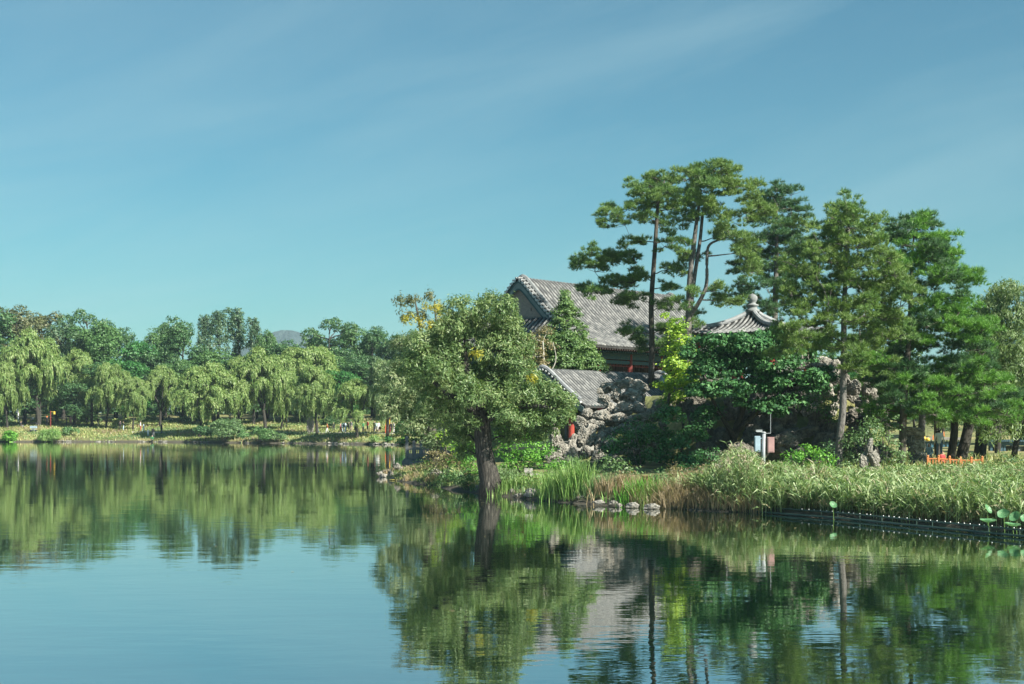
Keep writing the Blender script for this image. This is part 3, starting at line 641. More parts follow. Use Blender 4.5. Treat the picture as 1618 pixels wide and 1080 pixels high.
make_pine('broad vivid green pine right of the pale one, its dark trunk above the scholar rock', 66,
  [[(1424, 745, 0, .24), (1426, 700, 0, .22), (1428, 640, 0, .2), (1434, 560, 0, .17), (1438, 500, 0, .14), (1440, 440, 0, .11), (1442, 400, 0, .07), (1445, 360, 0, .04)]],
  [(1425, 350, 20, 7), (1448, 356, 22, 9), (1470, 350, 16, 7), (1414, 372, 20, 8), (1450, 380, 30, 10), (1484, 374, 20, 8), (1500, 394, 18, 8), (1470, 405, 30, 10), (1516, 418, 16, 8), (1436, 412, 22, 8), (1490, 434, 28, 9), (1526, 436, 14, 6), (1455, 446, 28, 9), (1512, 460, 22, 8), (1540, 440, 10, 5),
   (1480, 476, 28, 9), (1532, 478, 18, 7), (1500, 506, 26, 8), (1448, 508, 28, 8), (1542, 520, 18, 7), (1515, 536, 24, 8), (1468, 540, 30, 8), (1550, 545, 18, 7), (1424, 548, 22, 7), (1400, 572, 24, 6), (1440, 578, 26, 7), (1500, 575, 30, 8), (1540, 588, 28, 8), (1574, 600, 20, 7), (1480, 608, 30, 8), (1530, 618, 28, 8),
   (1420, 608, 24, 6), (1560, 640, 26, 8), (1510, 646, 30, 7), (1400, 640, 24, 6), (1590, 622, 20, 7), (1405, 500, 20, 8), (1410, 440, 20, 8), (1395, 530, 22, 7), (1405, 405, 18, 8), (1470, 510, 26, 9), (1555, 505, 16, 7), (1560, 575, 18, 8), (1440, 530, 24, 8), (1520, 505, 24, 8), (1480, 640, 26, 8), (1600, 650, 18, 8), (1455, 640, 22, 6), (1380, 600, 20, 6), (1375, 650, 18, 5), (1545, 660, 22, 6)],
  'pine_fresh', lambda x, y, r: (x < 1450 and r.random() < .3) or r.random() < .12, 35, alt='pine_dark', bark='bark', extra_pads=1.5)  # more dark needles on the left, shaded side put into the colour
make_pine('small low pine showing behind the front pale pine trunk', 74,
  [[(1366, 690, 0, .16), (1366, 640, 0, .14), (1362, 580, 0, .11), (1358, 520, 0, .06)]],
  [(1360, 500, 22, 7), (1340, 540, 24, 7), (1385, 560, 24, 7), (1350, 570, 24, 7), (1365, 535, 24, 7), (1380, 600, 24, 7), (1345, 612, 20, 6), (1310, 580, 18, 6), (1400, 590, 20, 6)], 'pine', None, 36)

# ------------------------------------------------------------------ other trees near the water
make_tree('old_willow_tree', 'gnarled old tree with a thick pale-barked trunk leaning at the water edge', 'tree', 60,
  [[(776, 764, 0, .46), (769, 735, 0, .39), (764, 705, 0, .36), (762, 675, 0, .36), (757, 650, 0, .32), (745, 620, 0, .25), (735, 570, 0, .13), (738, 520, 0, .05)],
   [(762, 668, 0, .3), (775, 640, .2, .26), (785, 600, .4, .18), (790, 550, .3, .1), (792, 500, .2, .05)],
   [(758, 660, 0, .22), (738, 640, -.6, .17), (705, 620, -.9, .12), (672, 590, -.9, .06)],
   [(768, 662, 0, .2), (800, 645, -.7, .16), (840, 640, -.9, .1), (875, 645, -.9, .05)]],
  [(735, 495, 34, 22), (712, 520, 26, 20), (790, 492, 28, 22), (772, 520, 36, 24), (805, 520, 26, 22), (745, 545, 38, 26), (700, 560, 34, 26), (662, 575, 30, 20), (680, 600, 32, 20), (785, 560, 38, 28), (730, 590, 38, 24), (815, 580, 30, 24), (770, 605, 38, 24),
   (830, 610, 34, 22), (862, 628, 32, 20), (890, 640, 20, 18), (850, 655, 34, 18), (800, 640, 34, 20), (720, 625, 28, 18), (700, 545, 26, 20), (745, 645, 26, 16, 1.2), (800, 665, 26, 14, 1.5), (690, 630, 20, 14), (825, 548, 18, 20), (875, 665, 20, 12), (712, 650, 22, 14, -.9), (738, 672, 20, 12, -.9), (768, 628, 26, 14, -1.2), (690, 590, 26, 18, -1.5), (725, 610, 26, 16, -1.3), (745, 515, 26, 20), (848, 690, 16, 9, .6), (822, 625, 26, 16, -1.2), (665, 605, 22, 14, -.8), (700, 640, 24, 20, 1.5), (722, 665, 26, 20, 1.8), (735, 690, 20, 14, 2), (690, 615, 26, 20, .8), (795, 690, 14, 12, 2), (828, 668, 24, 16, -1), (700, 665, 24, 18, .6), (718, 690, 22, 16, 1.2), (735, 715, 16, 12, 1.6), (680, 645, 22, 18, -.4), (742, 630, 22, 18, -1.6), (798, 655, 22, 18, -1.6), (815, 690, 20, 14, .4), (865, 685, 18, 12, -.3), (890, 660, 18, 14, .2), (770, 480, 18, 14), (660, 545, 18, 16), (645, 580, 16, 16)],
  M['old_willow'], M['bark_old'], 40, .16, .048, .5, 41, sides=16, subk=1.0, lo=-.8, fuzz=.55,
  extra=[([(752, 562, 6, 5, -1.5), (842, 602, 5, 4, -1.3)], M['yellow'], 'yellowing_leaves')])
make_tree('willow_tree', 'grey-green tree with bright yellow mistletoe clumps in its thin top', 'tree', 74,
  [[(688, 735, 0, .3), (684, 690, 0, .25), (675, 640, 0, .2), (668, 580, 0, .14), (664, 520, 0, .08), (655, 470, 0, .03)], [(680, 660, 0, .2), (700, 600, .3, .15), (692, 540, .2, .08), (686, 475, 0, .03)]],
  [(700, 530, 26, 20), (662, 545, 28, 20), (640, 580, 28, 20), (622, 605, 26, 20), (672, 600, 30, 22), (642, 640, 32, 20), (690, 655, 28, 18), (615, 640, 22, 16), (650, 680, 24, 14), (660, 620, 28, 20), (700, 580, 26, 20), (632, 545, 16, 14), (712, 690, 20, 14), (622, 660, 16, 10), (672, 665, 28, 18), (700, 625, 28, 20), (690, 700, 22, 14), (655, 655, 28, 16), (600, 618, 14, 12)],
  M['grey_willow'], M['bark'], 28, .17, .05, .5, 42, lo=-.7, fuzz=.4,
  extra=[([(650, 508, 13, 8), (690, 492, 11, 9), (672, 515, 12, 9), (694, 512, 10, 8), (672, 486, 7, 5)], M['yellow'], 'mistletoe'),
         ([(634, 478, 12, 9), (655, 478, 12, 8), (680, 472, 10, 8), (640, 500, 10, 9), (700, 495, 9, 9), (664, 500, 10, 9), (712, 505, 9, 8)], M['broad_brown'], 'thin_top')])
make_tree('leafy_tree', 'dark leafy tree over the dark stone balustrade at the channel', 'tree', 98,
  [[(690, 724, 0, .16), (688, 700, 0, .14), (680, 670, 0, .1), (672, 640, 0, .05)]],
  [(660, 690, 22, 16), (685, 675, 26, 18), (640, 702, 14, 8), (705, 660, 24, 18), (664, 662, 24, 16), (720, 690, 20, 14)], M['glossy'], M['bark_dark'], 16, .16, .08, 0, 43)
make_tree('sapling', 'yellow-green twiggy sapling left of the old trunk', 'tree', 69,
  [[(708, 745, 0, .05), (704, 700, 0, .04), (700, 660, 0, .03), (694, 625, 0, .015)]], [(700, 690, 14, 8), (712, 705, 12, 8), (690, 650, 10, 8), (692, 668, 10, 6), (722, 715, 12, 8)], M['lime'], M['bark'], 9, .13, .07, 0, 44)
make_tree('cypress_tree', 'conical green cypress in front of the hall eave', 'tree', 84.5,
  [[(893, 610, 0, .12), (893, 560, 0, .1), (893, 500, 0, .05), (893, 468, 0, .02)]],
  [(893, 466, 6, 10, 0), (893, 470, 5, 10, 0), (893, 482, 10, 13, 0), (893, 490, 12, 12, 0), (887, 500, 15, 15, 0), (903, 502, 14, 15, 0), (880, 522, 20, 18, 0), (908, 524, 20, 18, 0), (872, 548, 25, 20, -.3), (898, 548, 28, 20, -.4), (922, 552, 19, 18, 0), (862, 572, 24, 18, 0), (893, 576, 30, 20, -.5), (926, 574, 26, 20, 0), (944, 582, 15, 16, 0), (862, 598, 24, 12, .3), (890, 602, 28, 12, .3), (925, 600, 26, 12, .3)],
  M['cypress'], M['bark'], 34, .15, .07, 0, 45, lo=-.8, fuzz=.45, limbs=False)
make_tree('rusty_tree', 'small rusty-brown leaved tree left of the cypress', 'tree', 82.5,
  [[(862, 610, 0, .08), (860, 580, 0, .07), (858, 540, 0, .03)], [(862, 600, 0, .05), (878, 570, 0, .03), (874, 540, 0, .015)]],
  [(862, 525, 14, 9), (842, 535, 18, 9), (825, 548, 20, 12), (860, 550, 20, 12), (840, 562, 20, 12), (815, 560, 18, 12), (850, 580, 20, 12)], M['rusty'], M['bark_white'], 12, .15, .07, 0, 46, fuzz=.4)
make_tree('maidenhair_tree', 'slim yellow-green young tree before the pavilion left eave', 'tree', 71,
  [[(1040, 752, 0, .11), (1047, 700, 0, .1), (1053, 650, 0, .08), (1062, 600, 0, .06), (1070, 550, 0, .04), (1072, 508, 0, .015)]],
  [(1066, 512, 9, 9), (1078, 520, 10, 9), (1060, 530, 12, 10), (1075, 540, 16, 11), (1062, 555, 16, 11), (1082, 562, 20, 12), (1064, 578, 20, 12), (1088, 585, 20, 12), (1072, 602, 24, 13), (1052, 612, 14, 10), (1092, 615, 18, 12), (1066, 632, 22, 13), (1050, 500, 4, 5)],
  M['lime'], M['bark'], 24, .14, .09, 0, 47, lo=-.8, fuzz=.4)
make_tree('spreading_tree', 'wide dark glossy-leaved tree overhanging the rockery below the pavilion', 'tree', 67.5,
  [[(1150, 745, 1.5, .2), (1160, 690, 1.2, .18), (1175, 640, .8, .15), (1190, 590, .4, .1), (1200, 560, 0, .05)], [(1165, 680, 1.0, .14), (1220, 630, .3, .1), (1270, 600, 0, .05)], [(1160, 690, 1, .12), (1130, 640, .3, .09), (1110, 590, 0, .04)]],
  [(1105, 546, 18, 12), (1128, 540, 18, 12), (1150, 540, 18, 11), (1172, 538, 18, 11), (1200, 536, 20, 11), (1225, 530, 18, 11), (1245, 538, 20, 12), (1090, 562, 18, 14), (1125, 568, 30, 18), (1150, 552, 30, 16), (1190, 550, 34, 16), (1230, 544, 30, 14), (1110, 590, 26, 20), (1145, 585, 34, 20), (1185, 578, 36, 22), (1225, 575, 36, 22), (1262, 565, 28, 16), (1110, 620, 26, 18), (1150, 618, 34, 18), (1200, 612, 36, 18), (1245, 605, 34, 16),
   (1280, 600, 26, 14), (1305, 595, 18, 14), (1215, 645, 28, 14), (1250, 635, 24, 12), (1285, 615, 22, 10), (1120, 655, 22, 14), (1180, 640, 26, 10), (1238, 655, 14, 8), (1170, 566, 34, 18), (1210, 595, 30, 18)],
  M['glossy'], M['bark_dark'], 21, .19, .10, 0, 48, fuzz=.3)
make_tree('leafy_tree', 'dark shaded tree filling the gap right of the pale rock pile', 'tree', 67,
  [[(1075, 755, 1, .1), (1078, 700, .8, .08), (1080, 660, .5, .05)]],
  [(1060, 660, 24, 18), (1030, 690, 26, 18), (1065, 700, 26, 20), (1000, 700, 22, 16), (1095, 690, 20, 18), (1040, 722, 28, 16), (1080, 730, 26, 14), (1002, 728, 20, 12), (965, 712, 16, 10), (1110, 668, 16, 14)],
  M['glossy'], M['bark_dark'], 18, .16, .085, 0, 49)
make_tree('weeping_willow', 'olive-leaved willow cut by the right edge with a slim dark curved trunk', 'tree', 72,
  [[(1600, 748, 0, .17), (1603, 715, 0, .15), (1612, 670, 0, .14), (1622, 620, 0, .12), (1630, 560, 0, .08), (1632, 500, 0, .03)], [(1614, 660, 0, .09), (1585, 620, 0, .06), (1570, 560, 0, .04), (1580, 500, 0, .02)]],
  [(1590, 462, 22, 18), (1612, 470, 24, 18), (1570, 490, 22, 20), (1600, 505, 30, 24), (1630, 500, 28, 24), (1565, 525, 22, 24), (1595, 545, 32, 26), (1635, 545, 30, 26), (1575, 575, 28, 26), (1612, 590, 32, 28), (1645, 590, 28, 26), (1590, 630, 28, 26), (1628, 640, 30, 26), (1560, 560, 18, 22), (1655, 640, 28, 26), (1545, 500, 16, 20, 1), (1556, 600, 22, 24, 1), (1550, 540, 20, 20, 1), (1608, 675, 22, 20), (1640, 680, 26, 20)],
  M['willow_far'], M['bark_dark'], 26, .22, .046, .8, 50, lo=-.9, fuzz=.5)
for i, (tr, cl, lab) in enumerate([
  ([(1500, 752, 0, .22), (1503, 720, 0, .2), (1508, 680, 0, .18), (1506, 630, 0, .15), (1500, 590, 0, .08)], [(1500, 600, 26, 14), (1480, 625, 22, 14), (1520, 620, 26, 14)], 'dark upright willow trunk just left of the orange fence'),
  ([(1512, 750, 2, .3), (1522, 710, 2, .27), (1531, 670, 2, .24), (1536, 630, 2, .18), (1540, 590, 2, .1)], [(1545, 600, 28, 16), (1560, 640, 22, 20), (1540, 660, 12, 24), (1528, 615, 26, 14)], 'thick dark willow trunk leaning right behind the orange fence'),
  ([(1546, 745, 6, .34), (1550, 700, 6, .3), (1556, 655, 6, .22), (1560, 610, 6, .1)], [(1572, 650, 24, 26), (1590, 680, 22, 24), (1560, 690, 12, 24), (1580, 620, 28, 16)], 'stout willow trunk right of the orange fence post'),
  ([(1450, 735, 8, .22), (1454, 700, 8, .2), (1458, 650, 8, .17), (1462, 600, 8, .08)], [(1460, 620, 24, 16), (1440, 640, 22, 14), (1478, 640, 22, 14)], 'grey sunlit trunk behind the dark pine trunk and the boulder')]):
    make_tree('willow_tree', lab, 'tree', 68, [tr], cl, M['willow_far'] if i else M['old_willow'], M['bark_dark'] if i < 3 else M['bark_pine'], 9, .22, .05, .8, 51+i, lo=-.9, fuzz=.5)

# ------------------------------------------------------------------ shrubs
def shrub(px, py, D, cl, mat, label, seed, name='shrub', dens=12, L=.12, W=.06, droop=0., group=None):
    b = on(px, D); g = np.random.default_rng(seed); rr = random.Random(seed)
    T = thing(name, label, 'shrub', b, group=group); W3 = []
    for c in cl:
        d = D+(c[4] if len(c) > 4 else rr.uniform(-.4, .4)); k = d/F; W3.append((P(c[0], c[1], d), (c[2]*k, .5*(c[2]+c[3])*k, c[3]*k)))
    tm = MB()
    for c, r in W3:
        limb(tm, b+np.array([rr.uniform(-.1, .1), 0, -.1]), c, .03, .01, .1, 4, .08, rr, 5)
        for _ in range(3): limb(tm, c, c+np.array([rr.uniform(-1, 1)*r[0], rr.uniform(-1, 1)*r[1], rr.uniform(0, 1)*r[2]])*.9, .01, .004, .05, 3, .1, rr, 4)
    tm.build('stem', M['bark'], T, True, off=b)
    link('foliage', poly_mesh('foliage', clump_leaves(W3, dens, L, W, droop, g, 1., -.6, .4)-b, mat), T); return T
shrub(828, 745, 64.5, [(820, 700, 24, 16), (848, 712, 24, 16), (800, 716, 20, 14), (830, 725, 30, 14), (812, 735, 24, 10), (848, 738, 24, 10), (795, 690, 14, 10)], M['bright'], 'bright green bush between the old tree trunk and the rock pile', 61)
shrub(740, 745, 67, [(735, 700, 20, 16), (750, 725, 20, 16), (725, 735, 20, 12), (745, 745, 22, 10)], M['bright'], 'green bush just left of the old trunk', 62)
shrub(705, 750, 68, [(695, 725, 22, 12), (712, 735, 22, 12), (680, 738, 16, 8)], M['rusty'], 'olive-brown bush on the stony spit', 63)
shrub(1262, 745, 57, [(1250, 728, 22, 14), (1275, 720, 24, 16), (1300, 728, 20, 14), (1262, 742, 30, 12), (1235, 742, 18, 10), (1290, 745, 24, 10)], M['bright'], 'bright leafy bush between the camera pole and the pale pine trunk', 64)
shrub(1360, 745, 59.5, [(1350, 700, 22, 18), (1375, 688, 24, 18), (1352, 728, 22, 16), (1395, 700, 24, 18), (1410, 722, 20, 16), (1340, 742, 16, 12), (1372, 672, 18, 10), (1425, 730, 18, 14)], M['shrub'], 'grey-green bush around the upright scholar rock', 65, dens=13, L=.10)
shrub(1310, 745, 61.5, [(1308, 715, 18, 16), (1300, 735, 18, 14)], M['broad_dark'], 'dark bush just left of the pale pine trunk', 66)
shrub(1395, 715, 66, [(1390, 660, 20, 12), (1410, 675, 22, 12), (1380, 678, 16, 10)], M['broad_mid'], 'leafy bush on the slope between the two front pines', 67)
shrub(975, 760, 58.5, [(962, 738, 24, 16), (985, 745, 22, 14), (950, 755, 22, 12), (1000, 758, 18, 12)], M['shrub'], 'mixed green bush below the rock pile behind the dry grass', 68)
shrub(1010, 720, 66, [(985, 690, 18, 16), (1005, 672, 16, 12), (970, 700, 14, 12)], M['glossy'], 'dark creeper bush climbing the right side of the rock pile', 69)
shrub(868, 735, 66, [(860, 705, 12, 10), (872, 720, 12, 10)], M['broad_dark'], 'small dark bush at the foot of the pale rock by the red column', 70)
shrub(1130, 745, 62, [(1120, 722, 24, 16), (1090, 745, 26, 12), (1150, 738, 24, 14), (1050, 750, 20, 10)], M['glossy'], 'dark glossy bush under the overhanging tree, left of the camera pole', 71)
shrub(940, 770, 56.5, [(930, 752, 14, 8), (965, 762, 18, 10), (905, 752, 16, 10)], M['sedge'], 'fine olive bush behind the tall sedge at the water', 72, L=.12, W=.03)
# right shore filler bushes
shrub(1600, 745, 62, [(1590, 730, 20, 10), (1612, 735, 18, 12), (1570, 738, 14, 8)], M['shrub'], 'low bush at the foot of the right-edge willow', 73)
shrub(1540, 742, 80, [(1545, 722, 14, 10), (1530, 726, 12, 8)], M['broad_mid'], 'small bush behind the orange fence', 74)
for q in [(800, 770, 60, 'shrub', 26, 'grey-green weed clump at the right foot of the old trunk'), (838, 768, 59.5, 'sedge', 22, 'low weeds between the sign board and the water'), (860, 775, 57.5, 'bank_grass', 20, 'straw-coloured weeds right of the wide pale boulder'),
          (925, 772, 55.8, 'shrub', 26, 'dense weeds behind the tallest sedge'), (955, 775, 54.8, 'broad_mid', 22, 'green weeds left of the reddish brush'), (990, 768, 54.6, 'dry_brush', 22, 'tawny seed-head weeds above the water stones'), (1045, 770, 53.4, 'shrub', 24, 'weeds right of the wooden box'),
          (1070, 758, 55, 'rusty', 24, 'rusty weeds behind the tawny brush'), (1110, 762, 53, 'dry_brush', 24, 'tawny weeds where the reed bed begins'), (1130, 748, 55.5, 'broad_mid', 22, 'green weeds behind the first reeds'), (745, 768, 63.5, 'broad_dark', 26, 'dark weeds in the shade left of the old trunk'), (715, 765, 66, 'broad_mid', 24, 'shaded weeds beside the largest spit boulder'),
          (700, 748, 70, 'bank_grass', 22, 'golden weeds on top of the stony spit'), (670, 745, 74, 'sedge', 18, 'short weeds behind the long slab'), (880, 748, 60.5, 'bright', 20, 'small bright bush in front of the red column rock'), (905, 745, 61.5, 'shrub', 22, 'grey bush at the foot of the rock pile')]:
    px, py, D_, mt, hw, lab = q; k_ = int(px)
    shrub(px, py, D_, [(px+(-.6, .5, 0, .9, -.9)[i_]*hw*.6, py-(6, 8, 12, 3, 4)[i_], hw*.5, hw*.34) for i_ in range(5)], M[mt], lab, 400+k_, 'weeds', 14, .13, .045, .3, 'weeds along the island edge')
make_tree('willow_tree', 'low hanging willow behind the boulder stack and teal cabin side', 'tree', 84, [[(1482, 725, 0, .2), (1480, 680, 0, .16), (1478, 630, 0, .1)]],
  [(1462, 620, 22, 20), (1485, 640, 24, 22), (1470, 660, 20, 16), (1500, 665, 20, 18), (1515, 640, 22, 22), (1450, 600, 20, 16)], M['willow_far'], M['bark_dark'], 13, .24, .055, .8, 59, lo=-.9, fuzz=.4)
make_tree('willow_tree', 'drooping dark willow behind the pergola at the right frame edge', 'tree', 98, [[(1600, 728, 0, .25), (1602, 680, 0, .2), (1604, 620, 0, .1)]],
  [(1570, 650, 26, 24), (1600, 660, 28, 26), (1630, 655, 26, 26), (1545, 665, 24, 22), (1585, 625, 26, 22), (1620, 620, 26, 22), (1560, 690, 14, 12), (1625, 690, 18, 14)], M['broad_mid'], M['bark_dark'], 10, .30, .09, .8, 60, lo=-.9, fuzz=.4)
make_tree('leafy_tree', 'mid green tree filling the gap between the two front pine trunks', 'tree', 78, [[(1400, 700, 0, .18), (1402, 650, 0, .15), (1405, 600, 0, .08)]],
  [(1385, 590, 26, 18), (1410, 575, 26, 18), (1440, 590, 24, 18), (1380, 620, 26, 18), (1415, 615, 28, 18), (1445, 625, 24, 18), (1395, 650, 26, 16), (1425, 655, 24, 14), (1460, 600, 20, 16)], M['broad_mid'], M['bark_dark'], 12, .22, .12, 0, 57)
make_tree('willow_tree', 'pale olive willow filling the space right of the vivid green pine', 'tree', 88, [[(1575, 735, 0, .2), (1578, 680, 0, .17), (1580, 600, 0, .1), (1580, 520, 0, .04)]],
  [(1560, 490, 22, 22), (1580, 470, 20, 18), (1545, 520, 22, 24), (1585, 520, 26, 26), (1560, 560, 26, 26), (1600, 570, 26, 26), (1540, 590, 22, 26), (1580, 610, 26, 26), (1555, 640, 24, 24), (1600, 650, 24, 24), (1520, 620, 22, 24), (1500, 650, 22, 20)], M['willow_far'], M['bark_dark'], 14, .26, .06, .8, 58, lo=-.9, fuzz=.4)
shrub(1000, 720, 69.5, [(1035, 665, 14, 10), (1020, 690, 16, 12), (990, 712, 14, 9), (1045, 640, 10, 8), (960, 730, 12, 7)], M['broad_mid'], 'green creeper hanging over the right end of the pale rock pile', 91)
shrub(1300, 690, 69.6, [(1285, 628, 16, 10), (1305, 634, 16, 11), (1320, 646, 16, 11), (1292, 648, 16, 10), (1315, 662, 16, 10), (1272, 642, 14, 9), (1300, 620, 12, 7)], M['broad_mid'], 'green bush filling the hollow of the cliff left of the pale pine trunk', 93)
shrub(930, 735, 68, [(905, 730, 9, 6), (930, 738, 12, 7), (958, 742, 12, 7), (885, 738, 10, 6)], M['shrub'], 'grey-green bush at the foot of the limestone boulders', 92)
# far bank shrubs (px, py top, half width, base py, mat)
for i, (px, top, hw, by, mt, lab) in enumerate([
  (352, 664, 34, 697, 'shrub', 'tall pale green lakeside shrub below the low wide willow'), (408, 672, 30, 697, 'broad_mid', 'dark green lakeside shrub right of the tall pale one'), (325, 674, 16, 694, 'broad_dark', 'small dark shrub beside the leaning willow trunk'),
  (437, 678, 14, 698, 'shrub', 'rounded shrub ending the shrub row toward the stones'), (72, 677, 12, 701, 'sedge', 'blue-green reed clump at the water below the orange-capped person'), (85, 679, 9, 701, 'sedge', 'smaller reed clump right of the first one at the left'),
  (16, 680, 18, 701, 'bright', 'light green low bush in the left foreground of the bank'), (118, 672, 18, 688, 'broad_mid', 'low dark green bush on the golden bank below the walkers'), (135, 642, 18, 668, 'broad_mid', 'round reddish-green bush behind the walkers'),
  (150, 655, 12, 668, 'shrub', 'small bush touching the slender two-forked willow trunk'), (518, 658, 20, 677, 'broad_dark', 'blue-green bush behind the first walkers right of the pale stone'), (592, 688, 6, 701, 'sedge', 'spiky grass tuft among the pale bank stones'),
  (635, 664, 14, 690, 'broad_green', 'leafy green bush right of the orange kiosk'), (645, 690, 14, 704, 'bright', 'yellow-green bush at the bank tip near the water'), (612, 688, 10, 699, 'broad_green', 'low green bush below the orange kiosk'),
  (8, 655, 14, 676, 'shrub', 'yellowish bush at the left edge behind the standing figure'), (190, 660, 20, 670, 'bank_grass', 'olive thicket up the slope behind the black-jacketed couple'), (285, 656, 16, 668, 'broad_mid', 'dim thicket behind the water-edge group'),
  (230, 655, 18, 668, 'shrub', 'olive thicket left of the upright willow trunk'), (322, 650, 20, 668, 'broad_dark', 'shaded thicket behind the low wide willow'), (465, 655, 18, 668, 'shrub', 'dim thicket behind the pair in pink and blue'), (545, 660, 16, 675, 'shrub', 'grey bush behind the walking group')]):
    b = ground_at(px, by, 178, 240); D = b[1]
    zt = CZ+(HZ-top)/F*D-b[2]; r_ = hw/F*D; g = np.random.default_rng(200+i); rr = random.Random(i)
    T = thing('shrub', lab, 'shrub', b, group='shrubs along the far bank'); cl = []
    for k in range(max(3, int(hw/4))):
        h = zt*rr.uniform(.3, .72); rad = zt*rr.uniform(.26, .38); cl.append((np.array([rr.uniform(-1, 1)*max(.1, r_-rad), rr.uniform(-1, 1)*r_*.5, h]), (rad*1.3, rad*1.2, rad)))
    tm = MB()
    for c, q in cl: limb(tm, (0, 0, -.1), c, .04, .015, .05, 3, .1, rr, 5)
    tm.build('stem', M['bark'], T, True)
    sed = mt == 'sedge'; Q = clump_leaves(cl, 9, .5 if sed else .24, .07 if sed else .14, .7 if sed else 0, g, 1., -.8, .4); link('foliage', poly_mesh('foliage', Q, M[mt]), T)

# ------------------------------------------------------------------ ground cover
def blades(base, h, wdt, lean, mat_idx=None, bend=.35, g=rng, segs=2):
    """thin bent blades: two quads each"""
    n = len(base); a = g.uniform(0, 6.283, n); d = np.stack([np.cos(a), np.sin(a), np.zeros(n)], 1); s = np.stack([-np.sin(a+g.normal(size=n)*.8), np.cos(a), np.zeros(n)], 1)
    h = np.asarray(h).reshape(-1, 1); w_ = np.asarray(wdt).reshape(-1, 1)/2*np.ones((n, 1)); l = lean*g.uniform(.2, 1, (n, 1))
    p1 = base+np.array([0, 0, 1])*h*.55+d*h*l*.35; p2 = base+np.array([0, 0, 1])*h*(1-bend*l*.5)+d*h*l*(.75+bend)
    q1 = np.stack([base-s*w_, base+s*w_, p1+s*w_*.8, p1-s*w_*.8], 1); q2 = np.stack([p1-s*w_*.8, p1+s*w_*.8, p2+s*w_*.12, p2-s*w_*.12], 1)
    return np.concatenate([q1, q2])

def scatter(poly, n, g, dmin=.1, dmax=99):
    poly = np.array(poly, float); lo = poly.min(0); hi = poly.max(0); out = np.zeros((0, 2))
    for _ in range(6):
        p = g.uniform(lo, hi, (n*2, 2)); p = p[sdist(p, poly) > 0]; s = sdist(p, LAND); p = p[(s > dmin) & (s < dmax)]; out = np.vstack([out, p])
        if len(out) > n: break
    out = out[:n]; return np.column_stack([out, height(out[:, 0], out[:, 1])-.03])

g = np.random.default_rng(77)
b = scatter([(-100, 180), (-12, 170), (-5, 172), (-5, 235), (-110, 245)], 80000, g, .3, 60)
pt = np.sin(b[:, 0]*.31+b[:, 1]*.23)*np.cos(b[:, 1]*.37-b[:, 0]*.12)+g.normal(size=len(b))*.35
tag(link('bank_grass', poly_mesh('bank_grass', blades(b, g.uniform(.12, .34, len(b))*(1+.5*(pt > .3)), .11, .8, g=g), [M['bank_grass'], M['dry_brush'], M['shrub']], np.tile(np.where(pt > .75, 1, np.where(pt < -.55, 2, 0)), 2))), kind='stuff')
# island margin grasses
b = scatter([(-4.6, 74), (-4, 66), (-1, 59), (1, 55), (3, 52), (7.4, 48), (8, 56), (3, 60), (1, 66), (0, 72), (-3, 80)], 12000, g, .25, 9)
tag(link('margin_grass', poly_mesh('margin_grass', blades(b, g.uniform(.08, .32, len(b)), .03, .9, g=g), M['shrub'])), kind='stuff')
b = scatter([(1.5, 54.5), (3.3, 52.5), (5.4, 50), (8.4, 47.5), (8.6, 52), (5, 54.5), (2, 57.5)], 7000, g, .1, 3.5)
sel = b[:, 0] > 4.3
tag(link('dry_grass', poly_mesh('dry_grass', blades(b[sel], g.uniform(.4, .85, sel.sum()), .022, .7, g=g), M['dry_brush'])), kind='stuff')
b = scatter([(10, 49), (60, 30), (60, 75), (20, 78), (11, 60)], 16000, g, 2, 60)
tag(link('meadow_grass', poly_mesh('meadow_grass', blades(b, g.uniform(.2, .5, len(b)), .04, .8, g=g), M['bank_grass'])), kind='stuff')

def sedge_clump(px, D, n, h, spread, mat, label, seed, name='sedge_clump', plume=False):
    g = np.random.default_rng(seed); b0 = on(px, D); T = thing(name, label, 'sedge', b0)
    p = g.normal(size=(n, 2))*spread; base = np.column_stack([p[:, 0], p[:, 1]*.7, np.zeros(n)]); base[:, 2] = height(base[:, 0]+b0[0], base[:, 1]+b0[1])-b0[2]-.05
    link('blades', poly_mesh('blades', blades(base, h*g.uniform(.55, 1.1, n), .035, .45, bend=.25, g=g), mat), T)
sedge_clump(893, 55.6, 420, 1.15, .42, M['sedge'], 'tall sedge clump at the water below the red column', 81)
sedge_clump(912, 54.9, 320, 1.5, .3, M['sedge'], 'tallest upright sedge clump rising before the pale rocks', 82)
sedge_clump(872, 57, 300, .9, .4, M['sedge'], 'shorter sedge clump beside the little sign board', 83)
sedge_clump(1012, 52.4, 360, .85, .38, M['bright'], 'light green grass clump around the brown wooden box', 84)
sedge_clump(1030, 51.8, 260, .75, .3, M['sedge'], 'grass clump above the pale flat stones at the water', 85)
sedge_clump(975, 53.8, 420, .85, .45, M['dry_brush'], 'dry reddish brush left of the brown wooden box', 86, 'dry_brush')
sedge_clump(948, 54.6, 300, .8, .4, M['shrub'], 'green and brown weeds left of the dry reddish brush', 87)
sedge_clump(1075, 51.3, 520, .8, .55, M['dry_brush'], 'dry tawny brush at the left end of the reed bed', 88, 'dry_brush')
sedge_clump(805, 59.5, 300, .6, .4, M['sedge'], 'grass tuft right of the old trunk at the water', 89)
sedge_clump(1330, 47.2, 60, .3, .2, M['sedge'], 'tiny sedge tuft beside the single lotus leaf', 90)

